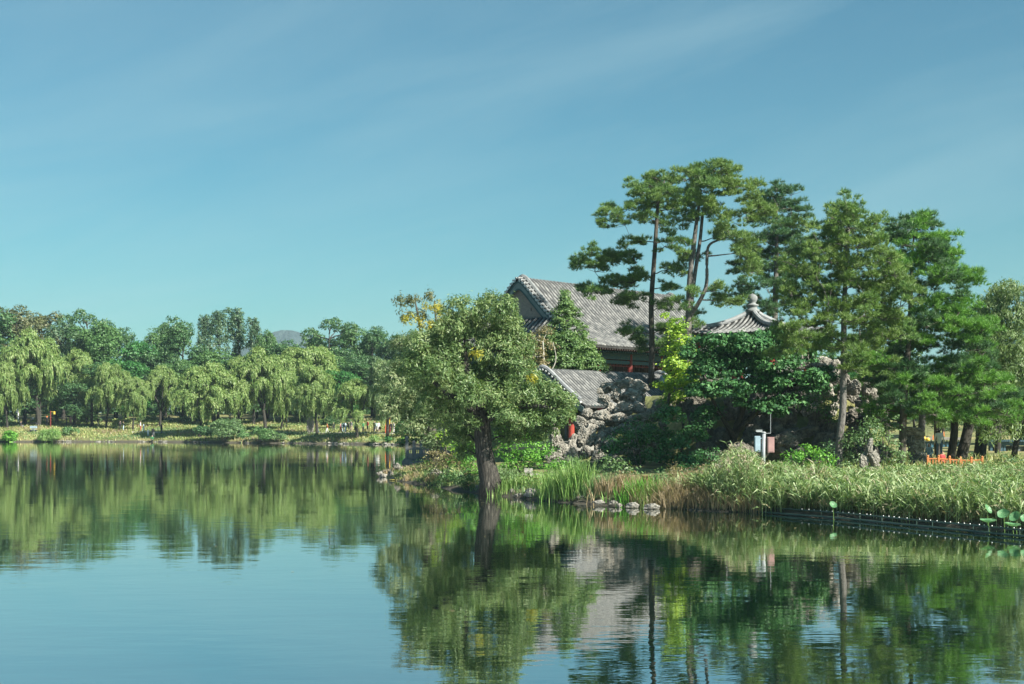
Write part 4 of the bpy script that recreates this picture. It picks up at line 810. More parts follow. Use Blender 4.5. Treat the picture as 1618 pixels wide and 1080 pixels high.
g = np.random.default_rng(78); b = scatter([(-7.8, 82), (-3.5, 83), (-1.5, 76), (-1.2, 62), (-3.4, 66.2), (-5.2, 70), (-6.6, 75)], 9000, g, .12, 6)
kk = np.sin(b[:, 0]*2.1)*np.cos(b[:, 1]*1.3)+g.normal(size=len(b))*.3
tag(link('spit_grass', poly_mesh('spit_grass', blades(b, g.uniform(.06, .22, len(b))*(1+.7*(kk > .3)), .035, .9, g=g), [M['bank_grass'], M['shrub'], M['dry_brush']], np.tile(np.where(kk > .4, 2, np.where(kk < -.1, 1, 0)), 2))), kind='stuff')
# reeds
g = np.random.default_rng(99)
RP = [(5.8, 52), (7.2, 49.3), (10, 46.6), (12.2, 43.7), (14.4, 40.8), (17, 38.5), (22, 36), (26, 40), (22, 50), (18, 54), (12.5, 54.5), (9, 55.5), (7, 54)]
b = scatter(RP, 12000, g, .05, 13); n = len(b)
sdv = sdist(b[:, :2], LAND); px_ = b[:, 0]/b[:, 1]*F+809
hh = np.maximum(.35, np.interp(px_, [1090, 1130, 1160, 1188, 1204, 1225, 1290, 1330, 1618, 1800], [.9, 1.25, 1.9, 1.85, 1.2, 1.2, 1.12, 1.02, 1.06, 1.2])-b[:, 2]+.16*np.sin(px_*.05)*np.sin(b[:, 1]*1.7)+.14*np.sin(b[:, 0]*3.1+1)*np.cos(b[:, 1]*2.3)+.10*np.sin(b[:, 0]*6.7)*np.cos(b[:, 1]*5.9))*g.uniform(.6, 1.1, n)*np.interp(sdv, [0, 1.2], [.8, 1])
a = g.uniform(0, 6.283, n); ln = g.uniform(.02, .22, n)[:, None]; dv = np.stack([np.cos(a), np.sin(a), 0*a], 1); top = b+np.array([0, 0, 1])*hh[:, None]+dv*ln*hh[:, None]
s = np.stack([-np.sin(a), np.cos(a), 0*a], 1)*.009
Q = [np.stack([b-s, b+s, top+s*.5, top-s*.5], 1)]; I = [np.zeros(n, int)]
for k in range(8):
    t = g.uniform(.2, 1.0, (n, 1)); p0 = b*(1-t)+top*t; aa = g.uniform(0, 6.283, n); dd = np.stack([np.cos(aa), np.sin(aa), 0*aa], 1); L_ = g.uniform(.22, .5, (n, 1))
    p1 = p0+dd*L_*.45+np.array([0, 0, 1])*L_*g.uniform(.35, .75, (n, 1)); p2 = p1+dd*L_*.5+np.array([0, 0, 1])*L_*g.uniform(-.45, .35, (n, 1)); sd_ = np.cross(dd, g.normal(size=(n, 3))+np.array([0, 0, 1.5])); sd_ = unit(sd_)*g.uniform(.012, .026, (n, 1))
    Q += [np.stack([p0-sd_*.6, p0+sd_*.6, p1+sd_, p1-sd_], 1), np.stack([p1-sd_, p1+sd_, p2+sd_*.1, p2-sd_*.1], 1)]
    dry = (g.random(n) < np.where(t[:, 0] < .35, .3, .07)+.45*np.clip(np.sin(b[:, 0]*1.9+.5)*np.cos(b[:, 1]*1.4+1)-.35, 0, 1)).astype(int); I += [dry, dry]
pm_ = g.random(n) < np.interp(px_, [1100, 1130, 1300, 1340, 1618], [.15, .4, .28, .05, .05])*(top[:, 2] > 1.25)
pt = np.repeat(top[pm_], 14, 0); m_ = len(pt); off = g.normal(size=(m_, 3))*np.array([.05, .05, .07])+np.repeat(dv[pm_], 14, 0)*.05
Q.append(cards(pt+off, rdir(m_, g), .13*np.ones(m_), .035*np.ones(m_), np.array([0, 0, 1.0])+g.normal(size=(m_, 3))*.5, g)); I.append(np.full(m_, 2))
tag(link('reeds', poly_mesh('reeds', np.concatenate(Q), [M['reed'], M['reed_dry'], M['plume']], np.concatenate(I))), kind='stuff')

# ------------------------------------------------------------------ tiled roofs and buildings
RZ = math.radians(50)
def prof_fn(pr):
    xs_ = [p[0] for p in pr]; zs_ = [p[1] for p in pr]
    sp = spline([(x, 0, z) for x, z in pr], 8); return lambda w: float(np.interp(w, sp[:, 0], sp[:, 2]))

def rib_strip(mb, path, r, n=4):
    """half-round tile row along a path"""
    p = np.asarray(path); t = np.gradient(p, axis=0); t = unit(t); up = np.array([0, 0, 1.0]); vs = []
    for i in range(len(p)):
        a = unit(np.cross(up, t[i])); nrm = unit(np.cross(t[i], a))
        for k in range(n+1):
            th = math.pi*k/n; vs.append(p[i]+a*r*math.cos(th)+nrm*r*math.sin(th)*1.0)
    m = n+1; fs = [(i*m+k, i*m+k+1, (i+1)*m+k+1, (i+1)*m+k) for i in range(len(p)-1) for k in range(n)]
    fs += [tuple(range(m-1, -1, -1)), tuple((len(p)-1)*m+k for k in range(m))]
    mb.add(vs, fs)

def gable_strip(mb, x, prof, w0, w1, dz0, dz1, th, n=20):
    """curved board in the gable plane, following the roof profile on both sides of the ridge"""
    ws = np.linspace(-w1, w1, n*2+1); vs = []
    for w in ws:
        z = prof(abs(w)); vs += [(x-th/2, w, z-dz0), (x+th/2, w, z-dz0), (x+th/2, w, z-dz1), (x-th/2, w, z-dz1)]
    fs = []
    for i in range(len(ws)-1):
        a, b = i*4, i*4+4
        for k in range(4): fs.append((a+k, a+(k+1) % 4, b+(k+1) % 4, b+k))
    mb.add(vs, fs+[(0, 1, 2, 3), tuple(len(ws)*4-4+k for k in (3, 2, 1, 0))])

# ---- main hall: local x along the ridge, -y is the front
u = np.array([math.cos(RZ), math.sin(RZ)]); hb = 4.45
HALL = thing('hall', 'large grey-tiled hip-and-gable hall with red columns under blue-green beams, behind the pines', 'hall', (.45, 95, hb), RZ)
LL, WG_, WE, KE = 18.5, 3.0, 6.5, .85
pf = prof_fn([(0, 8.22), (.28, 8.08), (.7, 7.68), (1.3, 7.05), (2.4, 5.95), (3.4, 5.15), (5, 4.2), (6.5, 3.5)])
def lift(s, w):
    if w <= WG_: return 0.
    e = max(0, (abs(s-LL/2)-(LL/2-1.0))/(1.0+(WE-WG_)*KE)); return .42*e*e*((w-WG_)/(WE-WG_))
rm = MB(); rb = MB(); um = MB()
for sg in (-1, 1):
    G = []
    for w in [0, .25, .6, 1.2, 2, 2.6, 3.0, 3.6, 4.3, 5, 5.8, 6.5]:
        e = max(0, (w-WG_))*KE; sx = np.linspace(-e, LL+e, 34); G.append([(s, sg*w, pf(w)+lift(s, w)) for s in sx])
    G = np.array(G); rb.sheet(G if sg < 0 else G[:, ::-1], .16)
    s = -KE*(WE-WG_)+.12
    while s < LL+KE*(WE-WG_):
        out = max(-s, s-LL, 0); w0 = 0.0 if out <= 0 else WG_+out/KE
        if w0 < WE-.15: rib_strip(rm, [(s, sg*w, pf(w)+lift(s, w)) for w in np.linspace(w0, WE+.04, 12)], .082)
        s += .37
for x0, dx in ((0, -1), (LL, 1)):
    G = []
    for t in np.linspace(0, 1, 7):
        w = WG_+t*(WE-WG_); G.append([(x0+dx*t*(WE-WG_)*KE, y, pf(w)+lift(x0+dx*t*(WE-WG_)*KE, w)*(abs(y)/w)**6) for y in np.linspace(-w, w, 20)])
    G = np.array(G); rb.sheet(G if dx > 0 else G[:, ::-1], .16)
    for y in np.arange(-WE+.15, WE, .37):
        t0 = max(0, (abs(y)-WG_)/(WE-WG_))
        if t0 < .95: rib_strip(rm, [(x0+dx*t*(WE-WG_)*KE, y, pf(WG_+t*(WE-WG_))+lift(x0+dx*t*(WE-WG_)*KE, WG_+t*(WE-WG_))*(abs(y)/(WG_+t*(WE-WG_)))**6) for t in np.linspace(t0, 1.01, 6)], .082)
ROOF = rb.build('roof', M['tile_bed_shade'], HALL); rm.build('tile_rows', M['tile'], ROOF, True)
for x0, dx in ((0, -1), (LL, 1)):
    vm = MB(); vm.tube([(x0-dx*.42, y, pf(abs(y))+.12) for y in np.linspace(-3.15, 3.15, 41)], .15, 6); vm.build('verge_ridge', M['ridge'], ROOF)
    em = MB(); ed = MB()
    for sg in (-1, 1):
        w = .1
        while w < 3.1:
            z = pf(w)+.04; em.tube([(x0-dx*.35, sg*w, z), (x0+dx*.16, sg*w, z-.05)], .07, 6); ed.tube([(x0+dx*.162, sg*w, z-.05), (x0+dx*.20, sg*w, z-.055)], .075, 8)
            ed.add([(x0+dx*.185, sg*(w+.05), z-.12), (x0+dx*.185, sg*(w+.19), z-.22), (x0+dx*.185, sg*(w+.12), z-.36), (x0+dx*.185, sg*(w+.02), z-.24), (x0+dx*.165, sg*(w+.05), z-.12), (x0+dx*.165, sg*(w+.19), z-.22), (x0+dx*.165, sg*(w+.12), z-.36), (x0+dx*.165, sg*(w+.02), z-.24)], [(0, 1, 2, 3), (7, 6, 5, 4), (0, 4, 5, 1), (1, 5, 6, 2), (2, 6, 7, 3), (3, 7, 4, 0)])
            w += .235
    em.build('verge_tiles', M['ridge'], ROOF); ed.build('tile_ends', M['tile_end'], ROOF)
    bm_ = MB(); gable_strip(bm_, x0+dx*.02, pf, 0, 3.05, .22, .82, .07); bb = bm_.build('bargeboard', M['barge'], HALL)
    n2 = MB(); gable_strip(n2, x0+dx*.075, pf, 0, 3.05, .24, .36, .05); gable_strip(n2, x0+dx*.075, pf, 0, 3.02, .74, .82, .05); n2.build('moulding', M['rafter'], bb)
    gm = MB(); xg = x0-dx*.22; ys_ = np.linspace(-2.9, 2.9, 31); vs = [(xg, y, pf(abs(y))-.3) for y in ys_]+[(xg, y, 5.05) for y in ys_]+[(xg-dx*.3, y, pf(abs(y))-.3) for y in ys_]+[(xg-dx*.3, y, 5.05) for y in ys_]
    n = 31; fs = []
    for i in range(n-1): fs += [(i, i+1, n+i+1, n+i), (2*n+i+1, 2*n+i, 3*n+i, 3*n+i+1)]
    gm.add(vs, fs); gm.build('gable_wall', M['brick'], HALL)
    sm_ = MB()
    for yy, zz in ((-.9, 6.05), (.9, 6.05)): sm_.box((xg+dx*.012, yy, zz), (.03, .05, .22))
    sm_.build('vent_slit', M['interior'], HALL)
    for sg in (-1, 1):
        q = MB(); q.tube([(x0+dx*t*(WE-WG_)*KE, sg*(WG_+t*(WE-WG_)), pf(WG_+t*(WE-WG_))+lift(x0+dx*t*(WE-WG_)*KE, WG_+t*(WE-WG_))+.14) for t in np.linspace(-.02, 1.02, 9)], np.linspace(.16, .12, 9), 6)
        for j in range(4):
            t = .75+j*.07; q.box((x0+dx*t*(WE-WG_)*KE, sg*(WG_+t*(WE-WG_)), pf(WG_+t*(WE-WG_))+lift(x0+dx*t*3, WG_+t*3.5)+.38), (.12, .12, .2), .7, .6)
        q.build('hip_ridge', M['ridge'], ROOF)
ex = (WE-WG_)*KE
fr = MB(); fe = MB()
for sg in (-1, 1):
    for s in np.arange(-ex+.4, LL+ex-.3, .27):
        z = 3.5+lift(s, WE); fr.box((s, sg*6.1, z-.20), (.11, .75, .11)); fe.box((s, sg*5.7, z-.34), (.11, .9, .11))
for x0, dx in ((0, -1), (LL, 1)):
    for y in np.arange(-6, 6.1, .27): fr.box((x0+dx*(ex-.35), y, 3.30+lift(LL/2+(LL/2+ex)*1, WE)*(abs(y)/WE)**6), (.75, .11, .11))
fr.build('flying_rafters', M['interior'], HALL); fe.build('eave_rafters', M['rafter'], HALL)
cx0, cx1, cy0 = -1.7, LL+1.7, 5.1
for sg in (-1, 1):
    bm_ = MB(); bm_.box(((cx0+cx1)/2, sg*cy0, 2.95), (cx1-cx0, .26, .42)); bm_.box(((cx0+cx1)/2, sg*cy0, 2.55), (cx1-cx0, .2, .22)); bm_.build('beam', M['beam'], HALL)
    lm = MB(); lm.box(((cx0+cx1)/2, sg*cy0, 2.30), (cx1-cx0, .05, .05)); lm.box(((cx0+cx1)/2, sg*cy0, .75), (cx1-cx0, .07, .07))
    for x in np.arange(cx0, cx1, .3): lm.box((x, sg*cy0, 2.37), (.04, .04, .18))
    lm.build('hanging_lattice', M['dark_red'], HALL)
for x in (cx0, cx1):
    bm_ = MB(); bm_.box((x, 0, 2.95), (.25, 2*cy0-.3, .42)); bm_.box((x, 0, 2.55), (.2, 2*cy0-.3, .2)); bm_.build('beam', M['beam'], HALL)
nb = 6
for i in range(nb+1):
    for sg in (-1, 1):
        c = MB(); c.lathe((cx0+(cx1-cx0)*i/nb, sg*cy0, 0), [(.30, 0), (.30, .12), (.2, .2), (.19, 1.5), (.18, 3.16)], 14); c.build('column', M['dark_red'], HALL)
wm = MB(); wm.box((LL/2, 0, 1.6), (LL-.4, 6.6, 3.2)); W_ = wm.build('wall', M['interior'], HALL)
for sg in (-1, 1):
    for i in range(12):
        x = 1.0+i*(LL-2)/11; d = MB(); d.box((x, sg*3.32, 1.45), (1.15, .06, 2.5))
        for k in range(5): d.box((x-.46+k*.23, sg*3.36, 1.85), (.03, .03, 1.5))
        for k in range(6): d.box((x, sg*3.36, 1.15+k*.28), (1.0, .03, .03))
        d.build('lattice_door', M['interior'], W_)
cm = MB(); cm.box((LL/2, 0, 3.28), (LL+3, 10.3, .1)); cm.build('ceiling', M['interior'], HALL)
pm = MB(); pm.box((LL/2, 0, -1.8), (LL+4.4, 11.6, 3.6)); pm.build('platform', M['plinth'], HALL)

# ---- waterside gallery with the lower roof
gb = 2.05
GAL = thing('gallery', 'low grey-tiled gallery with curved pale verges, half hidden by the pale rock pile', 'gallery', (1.74, 80, gb), RZ)
L2, W2 = 11.6, 3.05
pf2 = prof_fn([(0, 3.96), (.3, 3.86), (.8, 3.5), (1.6, 2.85), (2.4, 2.28), (3.05, 1.9)])
rm = MB(); rb = MB()
for sg in (-1, 1):
    G = np.array([[(s, sg*w, pf2(w)) for s in np.linspace(-.1, L2+.1, 12)] for w in [0, .15, .35, .7, 1.1, 1.6, 2.1, 2.6, 3.05]]); rb.sheet(G if sg < 0 else G[:, ::-1], .13)
    for s in np.arange(.05, L2+.05, .29): rib_strip(rm, [(s, sg*w, pf2(w)) for w in np.linspace(0, W2+.03, 12)], .066)
RF2 = rb.build('roof', M['tile_bed_shade'], GAL); rm.build('tile_rows', M['tile'], RF2, True)
for x0, dx in ((0, -1), (L2, 1)):
    v = MB(); v.tube([(x0+dx*.02, y, pf2(abs(y))+.14) for y in np.linspace(-2.7, 2.7, 41)], .13, 8); v.build('verge_ridge', M['ridge_pale'], RF2)
    v = MB(); gable_strip(v, x0+dx*.10, pf2, 0, 2.95, .14, .5, .06); v.build('bargeboard', M['barge'], GAL)
    v = MB()
    for sg in (-1, 1):
        for w in np.arange(.1, 2.9, .22): v.tube([(x0+dx*.05, sg*w, pf2(w)+.02), (x0+dx*.2, sg*w, pf2(w)-.02)], .06, 8)
    v.build('tile_ends', M['tile_end'], RF2)
fr = MB()
for sg in (-1, 1):
    for s in np.arange(.1, L2, .24): fr.box((s, sg*2.75, 1.9), (.09, .6, .09))
fr.build('eave_rafters', M['rafter'], GAL)
for sg in (-1, 1):
    bm_ = MB(); bm_.box((L2/2, sg*1.75, 2.2), (L2-.3, .2, .3)); bm_.box((L2/2, sg*1.75, 1.9), (L2-.3, .12, .12)); bm_.build('beam', M['beam'], GAL)
    for i in range(5):
        c = MB(); c.lathe((.35+(L2-.7)*i/4, sg*1.75, -.25), [(.2, 0), (.2, .08), (.17, .14), (.165, 2.4)], 12); c.build('column', M['red_paint'], GAL)
wm = MB(); wm.box((L2/2+1.5, .9, 1.1), (L2-3.5, .15, 2.2)); wm.build('wall', M['plinth'], GAL)
fm = MB(); fm.box((L2/2, 0, -.35), (L2+.6, 4.3, .5)); fm.build('platform', M['plinth'], GAL)

# ---- pavilion
PC = np.array([P(1189, 0, 84)[0], 84.0, 4.9]); PAV = thing('pavilion', 'small square pavilion with concave grey roof and round stone finial above the dark foliage', 'pavilion', PC, math.radians(10))
Rc = 4.5; apex = 4.72; ez = 3.25
def pz(q): return apex-(apex-ez)*(q**.72)*(1.0)-.18*math.sin(q*math.pi)
rb = MB(); rm = MB()
cor = [(Rc*math.cos(a), Rc*math.sin(a)) for a in (0, math.pi/2, math.pi, -math.pi/2)]
for i in range(4):
    a = np.array(cor[i]); b_ = np.array(cor[(i+1) % 4]); mid = (a+b_)/2; ed = unit((b_-a)[None])[0]; half = np.linalg.norm(b_-a)/2; nd = unit(mid[None])[0]; dm = np.linalg.norm(mid)
    def pt(q, e): xy = nd*dm*q+ed*e; c = abs(e)/(half*q+1e-6); return (xy[0], xy[1], pz(q)+.34*(min(c, 1)**4)*q*q)
    rb.sheet(np.array([[pt(q, e*half*q) for e in np.linspace(1, -1, 13)] for q in np.linspace(.03, 1, 9)]), .12)
    for e in np.arange(-half+.12, half, .30):
        q0 = max(.06, abs(e)/half+.02)
        if q0 < .95: rib_strip(rm, [pt(q, e) for q in np.linspace(q0, 1.01, 8)], .072)
RP_ = rb.build('roof', M['tile_bed_shade'], PAV); rm.build('tile_rows', M['tile'], RP_, True)
for c in cor:
    q = MB(); pts = [(c[0]*t, c[1]*t, pz(t)+.34*t*t+.12) for t in np.linspace(.04, 1.0, 10)]; q.tube(pts, np.linspace(.15, .12, 10), 8); q.tube(spline([pts[-2], pts[-1], (c[0]*1.05, c[1]*1.05, pts[-1][2]+.1), (c[0]*1.08, c[1]*1.08, pts[-1][2]+.28)], 3), np.linspace(.1, .03, 10), 6); q.build('hip_ridge', M['ridge_pale'], RP_)
f = MB(); f.lathe((0, 0, apex-.1), [(.42, 0), (.42, .14), (.3, .2), (.26, .34), (.36, .38), (.36, .44), (.2, .5), (.18, .56), (.25, .64), (.30, .78), (.28, .92), (.18, 1.03), (.06, 1.08), (.01, 1.12)], 18); f.build('finial', M['ridge'], PAV, True)
for c in cor:
    k = MB(); k.lathe((c[0]*.74, c[1]*.74, 0), [(.2, 0), (.15, .12), (.14, 3.1)], 12); k.build('column', M['red_paint'], PAV)
bm_ = MB()
for i in range(4):
    a = np.array(cor[i])*.74; b_ = np.array(cor[(i+1) % 4])*.74; m_ = (a+b_)/2; bm_.box((m_[0], m_[1], 2.95), (np.linalg.norm(b_-a)-.3, .16, .3), math.atan2(*(b_-a)[::-1]))
bm_.build('beam', M['beam'], PAV)
k = MB(); k.lathe((0, 0, -.4), [(3.6, 0), (3.6, .4)], 4); k.build('platform', M['plinth'], PAV)

# ------------------------------------------------------------------ rocks
def rock_mesh(seed, sub=5, sx=(1, .8, .75), amp=.30, pit=.14):
    import bmesh
    bm = bmesh.new(); bmesh.ops.create_icosphere(bm, subdivisions=sub, radius=1); o = Vector((seed*7.3, seed*3.1, seed*5.7))
    rr = random.Random(seed*13); PL = []
    for _ in range(13):
        q = Vector((rr.gauss(0, 1), rr.gauss(0, 1), rr.gauss(0, .8))).normalized(); PL.append((q, rr.uniform(.55, .85)))
    for v in bm.verts:
        d = v.co.normalized(); f = 1.0
        for q, h in PL:
            t = d.dot(q)
            if t > h: f = min(f, h/t)
        n_ = mnoise.noise(d*2.1+o); rg = abs(mnoise.noise(d*2.9+o*2)); cv = max(0, mnoise.noise(d*3.6+o*3)-.12)
        f = f*(1+amp*.5*n_)-pit*max(0, .17-rg)*4.2-cv*.75*pit/.14*.6+.07*mnoise.noise(d*6+o)+.045*mnoise.noise(d*13+o)+.02*mnoise.noise(d*27+o)
        p = d*f; v.co = Vector((p.x*sx[0], p.y*sx[1], p.z*sx[2]))
    me = bpy.data.meshes.new('rock'); bm.to_mesh(me); bm.free()
    for p in me.polygons: p.use_smooth = (p.index % 1 == 0)
    me.set_sharp_from_angle(angle=math.radians(24)); me.materials.append(M['rock']); return me
RK = [rock_mesh(i, 5) for i in range(1, 7)]
RKD = []
for m_ in RK: c = m_.copy(); c.materials[0] = M['rock_shaded']; RKD.append(c)
RKL = [rock_mesh(i, 4, (1.3, .9, .42), .34, .10) for i in range(11, 15)]
RKP = []
for m_ in RKL: c = m_.copy(); c.materials[0] = M['stone_pale']; RKP.append(c)

def boulder(T, B, px, py, rx, ry, D, meshes, name='boulder', dyk=.8):
    k = D/F; o = link(name, R.choice(meshes), T); c = P(px, py, D); o.location = tuple(c-B); o.scale = (rx*k/.84, max(rx, ry)*k*dyk*1.1, ry*k/.60); o.rotation_euler = (R.uniform(-.25, .25), R.uniform(-.3, .3), R.uniform(0, 6.28) if abs(rx-ry) < 6 else R.uniform(-.4, .4)); return o
B = on(960, 70); T = thing('rockery', 'pale sunlit pile of weathered limestone boulders before the gallery roof', 'rockery', B)
for q in [(960, 612, 16, 10), (985, 606, 22, 8), (1008, 612, 20, 10), (1000, 628, 24, 12), (1014, 628, 12, 11), (975, 625, 14, 11), (1008, 645, 18, 9), (985, 648, 20, 12), (1028, 654, 13, 8), (956, 632, 12, 9), (948, 618, 6, 5), (964, 648, 12, 10),
          (950, 660, 22, 10), (928, 655, 14, 8), (975, 664, 24, 9), (1005, 662, 24, 9), (1030, 658, 18, 10), (990, 676, 20, 8), (1018, 676, 22, 9), (940, 672, 20, 9), (965, 682, 20, 10), (915, 668, 12, 9), (1000, 692, 20, 10), (1030, 690, 20, 12),
          (930, 690, 12, 18), (948, 700, 12, 16), (918, 690, 10, 14), (905, 700, 10, 12), (965, 705, 14, 14), (985, 708, 16, 12), (925, 715, 14, 10), (945, 722, 16, 10), (905, 718, 12, 12), (965, 724, 14, 9), (985, 728, 16, 8), (1005, 712, 18, 12),
          (1046, 655, 12, 8), (1042, 642, 16, 10), (1060, 648, 14, 11), (1054, 632, 12, 8), (1048, 668, 14, 12), (1040, 700, 16, 14), (992, 602, 11, 5), (1004, 606, 9, 6)]:
    boulder(T, B, *q, 73.5-max(0, q[1]-600)*.035+R.uniform(-.4, .4), RK)
B = on(880, 68.5); T = thing('rock', 'pale jagged rock standing left of the red column above a shaded hollow', 'rock', B)
for q in [(874, 690, 10, 18), (870, 708, 10, 14), (884, 700, 9, 12), (890, 712, 14, 10), (876, 722, 14, 10), (896, 722, 14, 10), (872, 676, 6, 8), (903, 706, 10, 10)]: boulder(T, B, *q, 69.5+R.uniform(-.3, .3), RK)
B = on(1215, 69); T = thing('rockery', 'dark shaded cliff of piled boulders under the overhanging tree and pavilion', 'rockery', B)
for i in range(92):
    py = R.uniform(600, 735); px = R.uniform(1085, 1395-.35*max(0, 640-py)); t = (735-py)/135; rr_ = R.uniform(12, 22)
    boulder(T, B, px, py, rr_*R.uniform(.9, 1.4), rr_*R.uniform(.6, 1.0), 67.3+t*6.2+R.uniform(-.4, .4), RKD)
B = on(1330, 73); T = thing('rockery', 'sunlit brown rocks crowning the cliff behind the pale pine trunk', 'rockery', B)
for q in [(1255, 578, 18, 10), (1278, 572, 16, 10), (1300, 575, 18, 10), (1322, 580, 14, 10), (1262, 595, 18, 9), (1310, 596, 18, 10), (1335, 600, 14, 12), (1350, 612, 14, 10), (1345, 630, 14, 12), (1362, 640, 16, 12), (1240, 590, 16, 10), (1225, 600, 16, 10), (1255, 604, 18, 10), (1275, 608, 18, 12), (1295, 612, 18, 12), (1240, 612, 18, 12), (1262, 622, 18, 12), (1285, 628, 18, 12), (1308, 618, 16, 12), (1300, 640, 20, 13), (1320, 652, 18, 13), (1282, 645, 18, 13), (1375, 622, 14, 10), (1355, 655, 16, 10), (1385, 640, 12, 12), (1378, 660, 14, 10), (1370, 610, 9, 8)]:
    boulder(T, B, *q, 72.3+R.uniform(-.5, .5), RK)
B = on(1448, 68); T = thing('rock', 'undercut dark boulder stack below the two dark trunks right of the bush', 'rock', B)
for q in [(1445, 684, 18, 8), (1440, 698, 14, 9), (1452, 706, 12, 9), (1446, 716, 14, 10), (1458, 722, 12, 9), (1450, 736, 14, 9), (1466, 728, 8, 8)]: boulder(T, B, *q, 67.5+R.uniform(-.3, .3), RK)
B = on(1378, 56.2); T = thing('scholar_rock', 'upright pale scholar rock standing behind the reeds', 'rock', B)
for q in [(1373, 708, 7, 13), (1380, 722, 9, 14), (1384, 740, 9, 14), (1366, 730, 8, 12), (1374, 748, 14, 10)]: boulder(T, B, *q, 56.2, RK, dyk=.7)
# stones lying at the island edge
for px, py, rx, ry, D, ms, lab in [
  (628, 738, 9, 5, 79, RK, 'upright pale stone at the tip of the stony spit'), (612, 744, 10, 3, 80, RKL, 'flat stone furthest out on the spit'), (606, 752, 8, 4, 78.5, RKL, 'small dark stone at the outer waterline of the spit'),
  (640, 752, 22, 4.5, 76, RKP, 'long flat slab in the middle of the spit'), (622, 757, 10, 4, 75, RKL, 'low stone with yellow lichen left of the slab'), (645, 761, 14, 4, 73, RKL, 'low stone with yellow lichen before the slab'), (664, 757, 10, 7, 73.5, RK, 'dark blocky stone left of the largest spit boulder'),
  (688, 754, 18, 10, 71, RK, 'largest grey boulder of the spit'), (712, 762, 12, 6, 69, RK, 'shaded stone where the spit meets the bank'), (735, 770, 16, 5, 65, RKL, 'dark low rock under the grass left of the old trunk'), (655, 745, 8, 4, 77, RKL, 'small stone behind the long slab'),
  (600, 748, 7, 4, 79, RKL, 'outermost low stone of the spit, left of all the others'), (634, 746, 9, 6, 79.5, RK, 'angular stone behind the upright pale one'), (617, 750, 8, 5, 78, RK, 'blocky stone in front of the upright pale one'), (655, 753, 9, 5, 75, RK, 'angular stone resting on the right part of the slab'),
  (676, 762, 9, 5, 71.5, RK, 'small dark stone at the foot of the largest boulder'), (700, 766, 9, 5, 69, RK, 'wet dark stone right of the largest boulder at the water'), (665, 746, 10, 4, 77, RKL, 'pale low stone half sunk in golden weeds'), (726, 768, 9, 5, 66.4, RK, 'dark stone under overhanging weeds'), (755, 776, 10, 5, 62.5, RK, 'dark stone just left of the old trunk base'),
  (790, 779, 9, 4, 60, RK, 'dark stone just right of the old trunk base'), (880, 787, 9, 4, 55.4, RK, 'dark stone at the foot of the shorter sedge'), (900, 788, 7, 3.5, 54.8, RK, 'small dark stone below the tall sedge'),
  (843, 779, 18, 8, 57, RKP, 'pale wide boulder at the water below the sign board'), (820, 783, 9, 5, 58, RKL, 'small pale stone left of the wide boulder'), (808, 782, 5, 4, 59, RKL, 'smallest pebble-like stone right of the old trunk'), (917, 790, 8, 4, 54.2, RKL, 'dark stone before the tall sedge'),
  (946, 793, 11, 4, 52.6, RKP, 'flat pale stone alone in the water before the brush'), (968, 794, 8, 4, 52.2, RKL, 'small dark stone right of the lone flat one'), (998, 798, 12, 5, 51.2, RKP, 'rounded pale stone, left of the pair in the water'), (1028, 800, 15, 5, 50.6, RKP, 'widest pale stone, right of the pair in the water'),
  (1015, 793, 7, 4, 51.8, RKL, 'small stone tucked behind the pale pair'), (978, 798, 5, 3, 51.6, RKL, 'tiny stone between the lone flat one and the pair'), (835, 751, 24, 3, 62.5, RKP, 'flat pale paving rock beside the sign board')]:
    k = D/F; o = bpy.data.objects.new('shore_rock', R.choice(ms)); COL.objects.link(o); c = P(px, py, D); c[2] = max(c[2], hz(c[0], c[1])-.05 if py > 745 and D < 64 else .02)
    o.location = tuple(c); o.scale = (rx*k/1.15, max(rx, ry*1.6)*k*.7, ry*k/.45*(.85 if ms is RK else 1.35)); o.rotation_euler = (0, 0, R.uniform(-.5, .5)); tag(o, lab, 'rock', 'stones along the island edge')
lm = MB(); 
for px, py, D in ((622, 759, 74.6), (645, 763, 72.6), (655, 764, 72.2)):
    c = P(px, py, D); lm.lathe((c[0], c[1], .03), [(.26, 0), (.22, .02), (.1, .03), (.02, .035)], 7)
o = lm.build('foam_scum', plain('yellow_scum', (.26, .23, .06), .9)); tag(o, 'yellow scum gathered on the water before the spit stones', kind='stuff')
# pale stones edging the far bank
i = 0
for px in np.concatenate([np.arange(18, 56, 4.2), np.arange(90, 306, 3.3), np.arange(306, 345, 6), np.arange(470, 636, 4.2), np.arange(380, 460, 11)]):
    px = px+R.uniform(-1.2, 1.2); D = 170.0
    ds = np.linspace(165, 212, 240); sd = sdist(np.stack([(px-809)/F*ds, ds], 1), LAND); D = ds[np.argmax(sd > .15)]+R.uniform(-.1, .5)
    if 232 < px < 246: continue
    r_ = R.uniform(.22, .42) if px < 470 else R.uniform(.25, .55)
    o = bpy.data.objects.new('shore_stone', RKP[i % 4]); COL.objects.link(o); o.location = ((px-809)/F*D, D, R.uniform(.02, .14)); o.scale = (r_*.9, r_*.7, r_*R.uniform(.5, .95)); o.rotation_euler = (0, 0, R.uniform(0, 6.28))
    tag(o, 'pale low stone in the row edging the far bank at the waterline', 'stone', 'pale stones edging the far bank'); i += 1
D = 195; b = ground_at(491, 684, 184, 230); T = bpy.data.objects.new('standing_stone', RK[2].copy()); T.data.materials[0] = M['stone_pale']; COL.objects.link(T); T.location = tuple(b+np.array([0, 0, 1.1])); T.scale = (.62, .5, 1.75); tag(T, 'tall pale standing stone beside the curved forked willow', 'stone')

